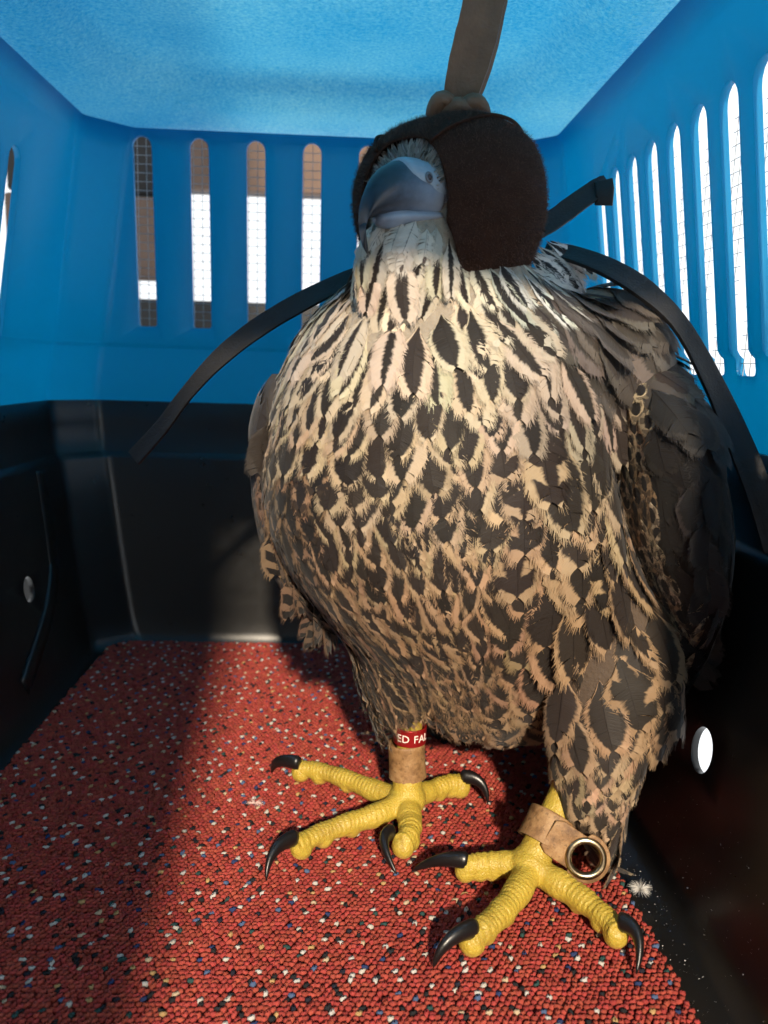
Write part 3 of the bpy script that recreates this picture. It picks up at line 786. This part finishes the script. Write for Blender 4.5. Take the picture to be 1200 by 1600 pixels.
# --- beak, cere, face
BS = 1.08
az_ = R(56); FH, SH, UH = FV, SV, UV_                           # the hood's own axes
FV = Vector((-math.sin(az_), -math.cos(az_), -.04)).normalized(); SV = Vector((math.cos(az_), -math.sin(az_), 0)); UV_ = SV.cross(FV); UV_ = UV_ if UV_.z > 0 else -UV_
BO = P(688, 334, .3505) - (FV * -.004 + UV_ * -.0066 + SV * .0108) * BS   # root of the beak
def bk(s, h, w): return BO + (FV * s + UV_ * h + SV * w) * BS
def beak_loft(rows, n=20, under=.25):
    rings = []
    for s, top_, bot, w, sl in rows:
        r = []
        for k in range(n):
            a = 2 * math.pi * k / n; c, sn = math.cos(a), math.sin(a)
            yy = (top_ + bot) / 2 + (top_ - bot) / 2 * sn
            taper = 1 - under * max(0, sn) ** 1.5
            r.append(bk(s + sl * (yy - top_), yy, w * math.copysign(abs(c) ** .8, c) * taper))
        rings.append(r)
    return loft(rings)
up_rows = spline([(-.006, .0120, -.0080, .0120, 0), (.002, .0128, -.0072, .0116, 0), (.008, .0128, -.0068, .0104, 0), (.0135, .0106, -.0072, .0090, 0), (.0178, .0072, -.0080, .0072, -.02),
                  (.0210, .0026, -.0092, .0054, -.04), (.0229, -.0026, -.0108, .0040, -.08), (.0237, -.0078, -.0146, .0026, -.12), (.0233, -.0130, -.0188, .0015, -.15), (.0220, -.0190, -.0218, .0005, -.15)], 46)
bv, bf = beak_loft(up_rows, 24)
bme = mesh('beak', bv, bf)
def tone_of(me, fn):
    at = me.attributes.new('tone', 'FLOAT_VECTOR', 'POINT')
    for i, vt in enumerate(me.vertices):
        q = (vt.co - BO) / BS; at.data[i].vector = (fn(q.dot(FV), q.dot(UV_), q.dot(SV)), 0, 0)
tone_of(bme, lambda s, h, w: min(1., max(0., .46 + .030 * ((s - .006) * 1000) + .015 * max(0, (h + .002) * 1000) + .045 * max(0, (-h - .008) * 1000))))
link('upper_beak', bme, M['beak'], falcon)
lo_rows = spline([(-.006, -.0040, -.0104, .0102, 0), (.002, -.0044, -.0112, .0086, 0), (.009, -.0046, -.0120, .0066, 0), (.014, -.0054, -.0122, .0048, 0), (.0170, -.0066, -.0118, .0034, 0), (.0185, -.0080, -.0110, .0018, 0)], 24)
rings_l = []
for s, top_, bot, w, _ in lo_rows:
    r = []
    for k in range(20):
        a = 2 * math.pi * k / 20; c, sn = math.cos(a), math.sin(a)
        r.append(bk(s, (top_ + bot) / 2 + (top_ - bot) / 2 * sn, w * math.copysign(abs(c) ** .8, c) * (1 - .35 * max(0, -sn))))
    rings_l.append(r)
lme = mesh('lbeak', *loft(rings_l)); tone_of(lme, lambda s, h, w: min(1., max(0., .14 + .05 * max(0, (s - .010) * 1000))))
link('lower_beak', lme, M['beak'], falcon)
# cere: a soft saddle over the beak root, notched towards the mouth
crow = []
for s, top_, bot, w, sl in spline([(-.008, .0128, -.0060, .0124, 0), (.000, .0136, -.0056, .0122, 0), (.005, .0137, -.0040, .0113, 0), (.0078, .0134, -.0018, .0104, 0), (.0092, .0126, .0006, .0092, 0), (.0096, .0112, .0030, .0078, 0)], 18): crow.append((s, top_ + .0003, bot, w + .0003, .25))
link('cere', mesh('cere', *beak_loft(crow, 24)), M['cere'], falcon)
for sg in (1, -1):
    c = bk(.0022, .0056, sg * .0116); nn = (SV * sg + UV_ * .25).normalized()
    a1 = nn.cross(FV).normalized(); a2 = a1.cross(nn).normalized()
    rg = []
    for k in range(21):
        a = 2 * math.pi * k / 20; m_ = c + a1 * math.cos(a) * .0018 + a2 * math.sin(a) * .0014 + nn * .0000
        rg.append(m_)
    link('nostril', mesh('nos', *loft(tube_rings(rg, .00055, 8, up=tuple(nn)))), M['nostril'], falcon)
    link('nostril_tubercle', mesh('nos2', *sphere(c - nn * .0004, .0015, 10, 8)), M['nostril_core'], falcon)
# bristles of the forehead and lores
def bristles():
    Vs, Qs = [], []; 
    for _ in range(520):
        al, ph = R(random.uniform(8, 40)), R(random.uniform(20, 150))
        dirv = FH * math.cos(al) + (SH * math.cos(ph) + UH * math.sin(ph)) * math.sin(al)
        p = HC + Vector((dirv.x * .0395, dirv.y * .0405, dirv.z * .0362)); n = dirv.normalized()
        bc = bk(.004, .003, 0); d = (p - bc); d = (d - n * d.dot(n)).normalized(); d = (d + n * random.uniform(.15, .5) + n.cross(d) * random.gauss(0, .25)).normalized()
        L = random.uniform(.004, .008); s = d.cross(n).normalized() * random.uniform(.0003, .0007); b = len(Vs)
        m = p + d * L * .55 + n * .0004; e = p + d * L
        Vs += [p - s, p + s, m + s * .9, m - s * .9, e + s * .15, e - s * .15]; Qs += [(b, b + 1, b + 2, b + 3), (b + 3, b + 2, b + 4, b + 5)]
    n = len(Vs); nb = n // 6; ca = np.repeat(np.array([jit((.30, .26, .22), .3) for _ in range(nb)]), 6, axis=0)
    uv = np.tile(np.array([(-.3, 0, 0), (.3, 0, 0), (.3, .5, 0), (-.3, .5, 0), (.3, 1, 0), (-.3, 1, 0)]), (nb, 1))
    me = np_mesh('br', np.array([tuple(v) for v in Vs]), np.array(Qs), {'fuv': uv, 'col_a': ca, 'col_b': ca * .2, 'pat': np.tile((.5, .9, .0), (n, 1)), 'pat2': np.zeros((n, 3))})
    o = link('face_bristles', me, M['feather'], falcon); o['kind'] = 'stuff'
bristles()

# --- legs, feet, talons
def build_leg(hub, shank, toes, talons):
    pr = []; axes = []
    sh = spline(shank, 14); pr.append(loft(tube_rings([r[:3] for r in sh], [r[3] for r in sh], 18, up=(0, 1, 0))))
    pr.append(sphere(hub, .0098, 18, 12, (1.05, 1.05, .92)))
    for t_ in toes:
        c = spline([(*hub, .0078)] + t_, 26); pts = [Vector(r[:3]) for r in c]; axes.append(pts)
        pr.append(loft(tube_rings(pts, [r[3] * .86 * (1 + .05 * math.sin(i * 1.1) + .04 * noise.noise((i * .6, r[0] * 90, 1.))) for i, r in enumerate(c)], 14)))
        for q in (.50, .72, .95):                              # pads under the joints
            i = int(q * 25); pr.append(sphere(pts[i] + Vector((0, 0, -.0024)), (.0056 if q < .9 else .0058) * random.uniform(.9, 1.1), 12, 8))
    me = with_mods(mesh('leg', *join(pr)), [('REMESH', dict(mode='VOXEL', voxel_size=.00075)), ('SMOOTH', dict(factor=.5, iterations=5))])
    me.calc_loop_triangles()
    at = me.attributes.new('scute', 'FLOAT_VECTOR', 'POINT')
    A = [np.array([tuple(p) for p in ax]) for ax in axes]; arc = [np.concatenate([[0], np.cumsum(np.linalg.norm(np.diff(a, axis=0), axis=1))]) for a in A]
    co = np.zeros(len(me.vertices) * 3); me.vertices.foreach_get('co', co); co = co.reshape(-1, 3)
    no = np.zeros(len(me.vertices) * 3); me.vertices.foreach_get('normal', no); no = no.reshape(-1, 3)
    best = np.full(len(co), 9.); sarc = np.zeros(len(co)); tot = np.ones(len(co))
    for a, l in zip(A, arc):
        fine = np.linspace(0, l[-1], 160); pp = np.stack([np.interp(fine, l, a[:, k]) for k in range(3)], 1)
        d = np.linalg.norm(co[:, None] - pp[None], axis=2); k = d.argmin(1); dm = d.min(1); m_ = dm < best
        best[m_] = dm[m_]; sarc[m_] = fine[k[m_]]; tot[m_] = l[-1]
    per = .0025; ph = (sarc / per + .55 * np.array([noise.noise(tuple(c * 130)) for c in co])) % 1.0
    ridge = np.clip(1 - np.abs(ph - .42) / .5, 0, 1) ** .6
    topm = np.clip((no[:, 2] + .15) * 1.6, 0, 1) * np.clip((sarc - .012) / .008, 0, 1) * (best < .011)
    fine_n = np.array([noise.noise(tuple(c * 420)) for c in co])
    co2 = co + no * ((ridge - .55) * .00062 * topm + fine_n * .00022)[:, None]
    me.vertices.foreach_set('co', co2.ravel())
    sc_ = np.stack([np.clip((.35 - ridge) * 2.4, 0, 1) * topm, np.clip(-no[:, 2] * 1.5 - .3, 0, 1) * (co[:, 2] < .012), np.zeros(len(co))], 1)
    at.data.foreach_set('vector', sc_.astype(np.float32).ravel()); me.update()
    leg = link('leg', me, M['leg'], falcon)
    for b, m_, e in talons:
        b, m_, e = Vector(b), Vector(m_), Vector(e)
        pts = [(b * (1 - q) ** 2 + m_ * 2 * q * (1 - q) + e * q * q) for q in np.linspace(0, 1, 20)]
        rad = [.0039 * (1 - q) ** .62 + .00025 for q in np.linspace(0, 1, 20)]; rad[0] *= .8
        link('talon', mesh('talon', *loft(tube_rings(pts, rad, 14, flat=(.82, 1.08)))), M['talon'], leg)
    return leg
def T3(px, py, z, r): q = F(px, py, z); return (q.x, q.y, q.z, r)
def tq(a, b, c): return (F(*a), F(*b), F(*c))
hubL = F(636, 1248, .018); hubR = F(828, 1352, .018)
legL = build_leg(hubL, [(*P(640, 1085, .409), .0070), (*P(640, 1150, .410), .0066), (*(hubL + Vector((0, .002, .012))), .0076), (*hubL, .0085)],
    [[T3(590, 1237, .016, .0068), T3(540, 1217, .0155, .0060), T3(495, 1204, .015, .0056), T3(463, 1200, .0145, .0056)],
     [T3(592, 1272, .0155, .0070), T3(545, 1287, .0145, .0064), T3(500, 1303, .0140, .0058), T3(462, 1322, .0135, .0060)],
     [T3(640, 1280, .0150, .0074), T3(640, 1303, .0145, .0064), T3(628, 1318, .0140, .0056)],
     [T3(672, 1236, .0150, .0066), T3(700, 1226, .0150, .0064), T3(722, 1224, .0145, .0062)]],
    [tq((468, 1193, .0195), (424, 1180, .0205), (425, 1208, .0075)), tq((462, 1309, .0175), (418, 1318, .021), (416, 1376, .0075)), tq((612, 1300, .017), (585, 1306, .020), (620, 1366, .0075)), tq((722, 1214, .019), (760, 1212, .022), (762, 1256, .0075))])
hs = P(882, 1238, .362)
legR = build_leg(hubR, [(*P(900, 1190, .364), .0076), (*hs, .0070), (*(hubR + (hs - hubR) * .28), .0078), (*hubR, .0088)],
    [[T3(785, 1350, .0165, .0070), T3(755, 1350, .0160, .0062), T3(722, 1354, .0155, .0058)],
     [T3(812, 1388, .0160, .0074), T3(785, 1424, .0150, .0066), T3(755, 1452, .0145, .0062), T3(733, 1466, .0140, .0060)],
     [T3(868, 1378, .0155, .0076), T3(908, 1404, .0145, .0066), T3(945, 1434, .0140, .0058), T3(968, 1458, .0135, .0062)],
     [T3(845, 1318, .0145, .0066), T3(866, 1300, .0140, .0060)]],
    [tq((730, 1346, .019), (690, 1335, .021), (645, 1360, .0085)), tq((742, 1450, .0180), (692, 1460, .022), (677, 1512, .0078)), tq((968, 1440, .018), (1012, 1448, .021), (994, 1522, .0075)), (F(870, 1296, .016), F(892, 1286, .018), F(896, 1296, .008))])

# ------------------------------------------------------------------ leg furniture
def cuff_rings(axis_pts, rad, thick, n=40, flare=.04):
    """open leather tube: outer face then inner face"""
    pts = [Vector(p) for p in axis_pts]; m = len(pts)
    a = tube_rings(pts, [rad * (1 + flare * abs(2 * i / (m - 1) - 1) ** 3) for i in range(m)], n, up=(0, 1, 0)); b = tube_rings(pts, [rad - thick] * m, n, up=(0, 1, 0))
    return loft(a + b[::-1] + [a[0]], cap0=False, cap1=False)
a0, a1 = P(637, 1212, .409), P(635, 1158, .410)
cuffL = thing('leather_anklet', 'short plain tan leather anklet below the red ring', 'anklet')
link('band', with_mods(mesh('cuff', *cuff_rings([a0.lerp(a1, q) for q in np.linspace(0, 1, 8)], .0098, .0014)), [('SUBSURF', dict(levels=1, render_levels=1))]), M['tan'], cuffL)
ringt = thing('leg_ring', 'red metal identity ring with white lettering above the plain anklet', 'leg ring')
b0, b1 = P(640, 1157, .4095), P(641, 1132, .4095)
link('band', mesh('ring', *cuff_rings([b0, b0.lerp(b1, .06), b0.lerp(b1, .5), b0.lerp(b1, .94), b1], .0088, .0009, 48, 0)), M['red_ring'], ringt)
tc = bpy.data.curves.new('txt', 'FONT'); tc.body = 'ED FAL'; tc.size = .0058; tc.align_x = 'CENTER'; tc.extrude = .00012; tc.space_character = 1.05; tc.resolution_u = 2
to = bpy.data.objects.new('txt', tc); COL.objects.link(to)
dg = bpy.context.evaluated_depsgraph_get(); dg.update(); tm = bpy.data.meshes.new_from_object(to.evaluated_get(dg)); bpy.data.objects.remove(to)
bm = bmesh.new(); bm.from_mesh(tm); bmesh.ops.subdivide_edges(bm, edges=[e for e in bm.edges if e.calc_length() > .0014], cuts=2)
axb = (b0 + b1) / 2; rr = .0088
for v_ in bm.verts:
    a = v_.co.x / rr + .16; h = v_.co.y - .0020; r_ = rr + .00012 + v_.co.z
    v_.co = axb + Vector((math.sin(a) * r_, -math.cos(a) * r_, h))
bm.to_mesh(tm); bm.free(); link('lettering', tm, M['white_ink'], ringt, smooth=False)
# right anklet: tilted band, a tail with a brass eyelet
cuffR = thing('leather_anklet', 'tan leather anklet with a brass eyelet in its tail', 'anklet')
axd = (hs - hubR).normalized(); c0 = hubR + axd * .0105; c1 = hubR + axd * .0255
link('band', with_mods(mesh('cuff', *cuff_rings([c0.lerp(c1, q) for q in np.linspace(0, 1, 8)], .0112, .0014)), [('SUBSURF', dict(levels=1, render_levels=1))]), M['tan'], cuffR)
gc = P(915, 1341, .3385)
su = (P(960, 1330, .3375) - P(870, 1352, .3375)).normalized(); su = (gc - P(850, 1296, .3440)).normalized()
nrm_ = Vector((-.10, -1, .26)).normalized(); su = (su - nrm_ * su.dot(nrm_)).normalized(); sv = nrm_.cross(su).normalized()
if sv.z < 0: sv = -sv
def tail_shape():
    """strap tail with a round end and a hole, thickness .0014"""
    ro, ri, w, L_ = .0112, .0064, .0085, .020; n = 40; outer_, inner_ = [], []
    for k in range(n):
        a = 2 * math.pi * k / n; d = Vector((math.cos(a), math.sin(a)))
        if d.x < -.45:                                          # towards the cuff the strap runs on
            r_ = min(L_ / -d.x, w / max(1e-6, abs(d.y)))
        else: r_ = ro
        outer_.append(d * r_); inner_.append(d * ri)
    V, Fc = [], []
    for z in (.0007, -.0007):
        for s_ in (outer_, inner_):
            for q in s_:
                curl = -.00018 * max(0, -q.x * 1000 - 9) ** 1.35 * .35
                V.append(gc + su * q.x + sv * q.y + nrm_ * (z + curl * .12))
    for k in range(n):
        j = (k + 1) % n
        Fc += [(k, j, n + j, n + k), (2 * n + k, 3 * n + k, 3 * n + j, 2 * n + j), (k, 2 * n + k, 2 * n + j, j), (n + k, n + j, 3 * n + j, 3 * n + k)]
    me = mesh('tail', V, Fc); bm = bmesh.new(); bm.from_mesh(me); bmesh.ops.recalc_face_normals(bm, faces=bm.faces); bm.to_mesh(me); bm.free(); return soften(me, .0004, 2, 50)
link('strap_tail', tail_shape(), M['tan'], cuffR)
ey = []
for a in [2 * math.pi * k / 48 for k in range(48)]:
    d = su * math.cos(a) + sv * math.sin(a); r = []
    for rr_, h in ((.0064, -.0012), (.0064, .0004), (.0068, .0013), (.0078, .0017), (.0090, .0014), (.0096, .0007), (.0094, .0002), (.0080, .0000), (.0070, -.0012)):
        r.append(gc + d * rr_ + nrm_ * h)
    ey.append(r)
v, f = loft(ey + [ey[0]], False, False); me = mesh('eye', v, f); bm = bmesh.new(); bm.from_mesh(me); bmesh.ops.remove_doubles(bm, verts=bm.verts, dist=1e-7); bmesh.ops.recalc_face_normals(bm, faces=bm.faces); bm.to_mesh(me); bm.free()
link('eyelet', me, M['brass'], cuffR)

# ------------------------------------------------------------------ hood
FV, SV, UV_ = FH, SH, UH
hood = thing('falcon_hood', 'dark brown suede hood on the head of the falcon with leather straps', 'hood')
A0 = np.array([(-20, 33), (0, 32), (25, 32), (50, 34), (75, 36), (90, 37), (105, 36), (130, 34), (155, 32), (180, 34), (205, 42), (235, 56), (255, 68), (270, 72), (285, 68), (305, 56), (340, 33), (360, 32)], float)
def hood_pt(al, ph, off_=0.):
    d = FV * math.cos(al) + (SV * math.cos(ph) + UV_ * math.sin(ph)) * math.sin(al); d.normalize()
    r = 1.0
    for sg in (1, -1):                                          # domed eye panels
        ax = (FV * .36 + SV * sg * .86 + UV_ * .34).normalized(); q = max(0, d.dot(ax)); r += .115 * q ** 4
    r -= .030 * math.exp(-(d.dot(SV) / .10) ** 2) * max(0, d.dot(UV_))   # seam valley over the crown
    r -= .02 * max(0, -d.dot(UV_)) ** 2
    r -= .24 * max(0, d.dot(UV_) - .55)
    wob = .012 * noise.noise(tuple(d * 3.1))
    r += wob
    return HC + Vector((d.x * .0412, d.y * .0425, d.z * .0455)) * r + d * off_
na, nb_ = 96, 44; rings = []
def a0_of(ph): return R(np.interp(math.degrees(ph), A0[:, 0], A0[:, 1]))
for j in range(nb_ + 1):
    q = j / nb_; r = []
    for k in range(na):
        ph = 2 * math.pi * k / na; al = a0_of(ph); r.append(hood_pt(al + (R(176) - al) * q, ph))
    rings.append(r)
hm = with_mods(mesh('hood', *loft(rings, False, True)), [('SOLIDIFY', dict(thickness=.0016, offset=1)), ('SUBSURF', dict(levels=1, render_levels=1))])
hshell = link('hood_shell', hm, M['suede'], hood)
for sg in (1, -1):                                              # stitched seams between the crown and the eye panels
    pts = []
    for q in np.linspace(0, 1, 40):
        ph = R(90 - sg * (34 + 10 * math.sin(q * 3.14))); al = a0_of(ph % (2 * math.pi)) * (1 - q) + R(150) * q
        pts.append(hood_pt(al, ph, .0010))
    link('seam', mesh('seam', *loft(tube_rings(pts, .0008, 8))), M['suede'], hood)
def nap():
    pts, nr = sample_surface(hm, 44000); Vs, Qs = [], []
    for p, n in zip(pts, nr):
        p, n = Vector(p), Vector(n)
        if (p - HC).dot(n) < 0: continue
        d = (n + Vector((random.gauss(0, .6), random.gauss(0, .6), random.gauss(-.2, .6)))).normalized(); L = random.uniform(.0008, .0021); s = d.orthogonal().normalized() * .00009; b = len(Vs)
        Vs += [p - s, p + s, p + d * L + s * .4, p + d * L - s * .4]; Qs.append((b, b + 1, b + 2, b + 3))
    o = link('suede_nap', np_mesh('nap', np.array([tuple(v) for v in Vs]), np.array(Qs)), M['suede_hair'], hood); o['kind'] = 'stuff'
nap()
def strap(name, ctrl, wpx, thick, mat, facing, n=36, cup=0.):
    """flat leather strap; ctrl (x,y,z,width), facing = direction the flat side looks (list or one)"""
    c = spline(ctrl, n); fc = spline(facing, n) if isinstance(facing[0], (tuple, list)) else [facing] * n; rings = []
    for i in range(n):
        a, b = Vector(c[max(i - 1, 0)][:3]), Vector(c[min(i + 1, n - 1)][:3]); t = (b - a).normalized(); fn = Vector(fc[i]); s = t.cross(fn).normalized(); fn = s.cross(t).normalized()
        w = c[i][3] * (1 + .05 * noise.noise((i * .35, c[i][0] * 40, 2.))); p = Vector(c[i][:3])
        prof = [(-.5, -.5), (-.5, .5), (-.25, .5), (0, .5), (.25, .5), (.5, .5), (.5, -.5), (.25, -.5), (0, -.5), (-.25, -.5)]
        rings.append([p + s * x * w + fn * (y * thick - cup * (1 - (2 * x) ** 2) * w) for x, y in prof])
    me = soften(mesh(name, *loft(rings)), .0003, 2, 50); o = link(name, me, mat, hood); auto_smooth(o, 45); return o
def sp(px, py, Y, w): q = P(px, py, Y); return (q.x, q.y, q.z, w)
strap('crown_strap', [sp(716, 176, .386, .0115), sp(722, 140, .382, .0155), sp(735, 90, .378, .0175), sp(748, 40, .374, .0175), sp(758, -10, .371, .0170), sp(764, -40, .369, .0165)], 0, .0022, M['strap_brown'], [(-.25, -1, .1), (-.2, -1, .1), (-.12, -1, .1), (-.1, -1, .1)], cup=.10)
strap('crown_strap', [sp(722, 176, .389, .010), sp(742, 130, .386, .013), sp(760, 70, .382, .014), sp(772, 10, .378, .014), sp(780, -40, .376, .014)], 0, .0020, M['strap_brown'], [(.75, -.7, 0), (.7, -.7, 0), (.65, -.75, 0)], cup=.08)
for a, b, c in (((676, 184), (690, 156), (712, 174)), ((712, 178), (742, 160), (756, 186)), ((694, 182), (716, 166), (738, 184))):
    q = [P(*a, .380), P(*b, .377), P(*c, .380)]
    cc = spline([tuple(x) for x in q], 14); link('knot', mesh('knot', *loft(tube_rings([tuple(r) for r in cc], [.0036 + .0012 * math.sin(math.pi * i / 13) for i in range(14)], 12, flat=(1., .8)))), M['strap_brown'], hood)
strap('brace_strap', [sp(600, 418, .412, 0.0088), sp(545, 436, .408, 0.0097), sp(470, 472, .408, 0.0102), sp(400, 514, .410, 0.0099), sp(340, 562, .414, 0.0088), sp(290, 617, .418, 0.0074), sp(252, 668, .421, 0.0080), sp(209, 716, .424, 0.0094)], 0, .0019, M['strap'],
      [(-.15, -.8, .6), (-.15, -.9, .5), (-.2, -1, .3), (-.3, -.9, .25), (-.4, -.9, .2)], cup=.05)
strap('brace_strap', [sp(850, 392, .402, 0.0092), sp(890, 396, .396, 0.0105), sp(950, 418, .386, 0.0122), sp(1010, 455, .378, 0.0122), sp(1065, 510, .371, 0.0097), sp(1115, 600, .365, 0.0105), sp(1155, 690, .360, 0.0118), sp(1190, 780, .356, 0.0118), sp(1214, 860, .353, 0.0113)], 0, .0021, M['strap'],
      [(.1, -.75, .6), (.15, -.8, .55), (.3, -.9, .4), (.1, -1, .15), (-.3, -.95, .1)], cup=.06)
strap('brace_strap', [sp(835, 362, .400, 0.0092), sp(870, 340, .402, 0.0097), sp(905, 314, .404, 0.0097), sp(938, 292, .406, 0.0092), sp(950, 286, .409, 0.0084)], 0, .0022, M['strap'], (.2, -.85, .5), cup=.05)
strap('brace_end', [sp(944, 283, .4045, 0.0080), sp(945, 300, .403, 0.0084), sp(943, 321, .4035, 0.0084)], 0, .0030, M['strap'], (-.4, -1, .1), n=12)

# ------------------------------------------------------------------ little things on the floor
def down_tuft(name, c, L, n, mat, label, flatten=.5):
    Vs, Qs = [], []
    for _ in range(n):
        d = Vector((random.gauss(0, 1), random.gauss(0, 1), abs(random.gauss(0, flatten)))).normalized(); l = L * random.uniform(.4, 1.); s = d.orthogonal().normalized() * .00009; b = len(Vs); m_ = c + d * l * .5 + Vector((0, 0, l * .15)); e = c + d * l
        Vs += [c - s, c + s, m_ + s * .7, m_ - s * .7, e + s * .2, e - s * .2]; Qs += [(b, b + 1, b + 2, b + 3), (b + 3, b + 2, b + 4, b + 5)]
    return tag(link(name, np_mesh(name, np.array([tuple(v) for v in Vs]), np.array(Qs)), mat), label, 'down feather')
down_tuft('down_feather', F(1000, 1392, .006), .0062, 320, M['down'], 'tiny white down tuft at the right edge of the carpet')
down_tuft('down_feather', F(398, 1256, .0062), .0058, 120, M['lint'], 'pale bit of fluff lying flat on the sunlit carpet', .12)
def dust():
    Vs, Qs = [], []
    for _ in range(520):
        y = random.uniform(.22, .48); x = random.uniform(.139, .157); z = .0006
        if random.random() < .45: z = random.uniform(.004, .05) ; x = wallx(1, z) - .0006
        s = random.choice((.0002, .00025, .0003, .00045)); b = len(Vs); c = Vector((x, y, z))
        o = [Vector((random.uniform(-1, 1), random.uniform(-1, 1), random.uniform(.0, .8))) * s for _ in range(4)]
        Vs += [c + q for q in o]; Qs += [(b, b + 1, b + 2, b + 3)]
    o = link('dust', np_mesh('dust', np.array([tuple(v) for v in Vs]), np.array(Qs)), M['down']); o['kind'] = 'stuff'; o['label'] = 'specks of pale dust on the black plastic floor'; o['category'] = 'dust'
dust()
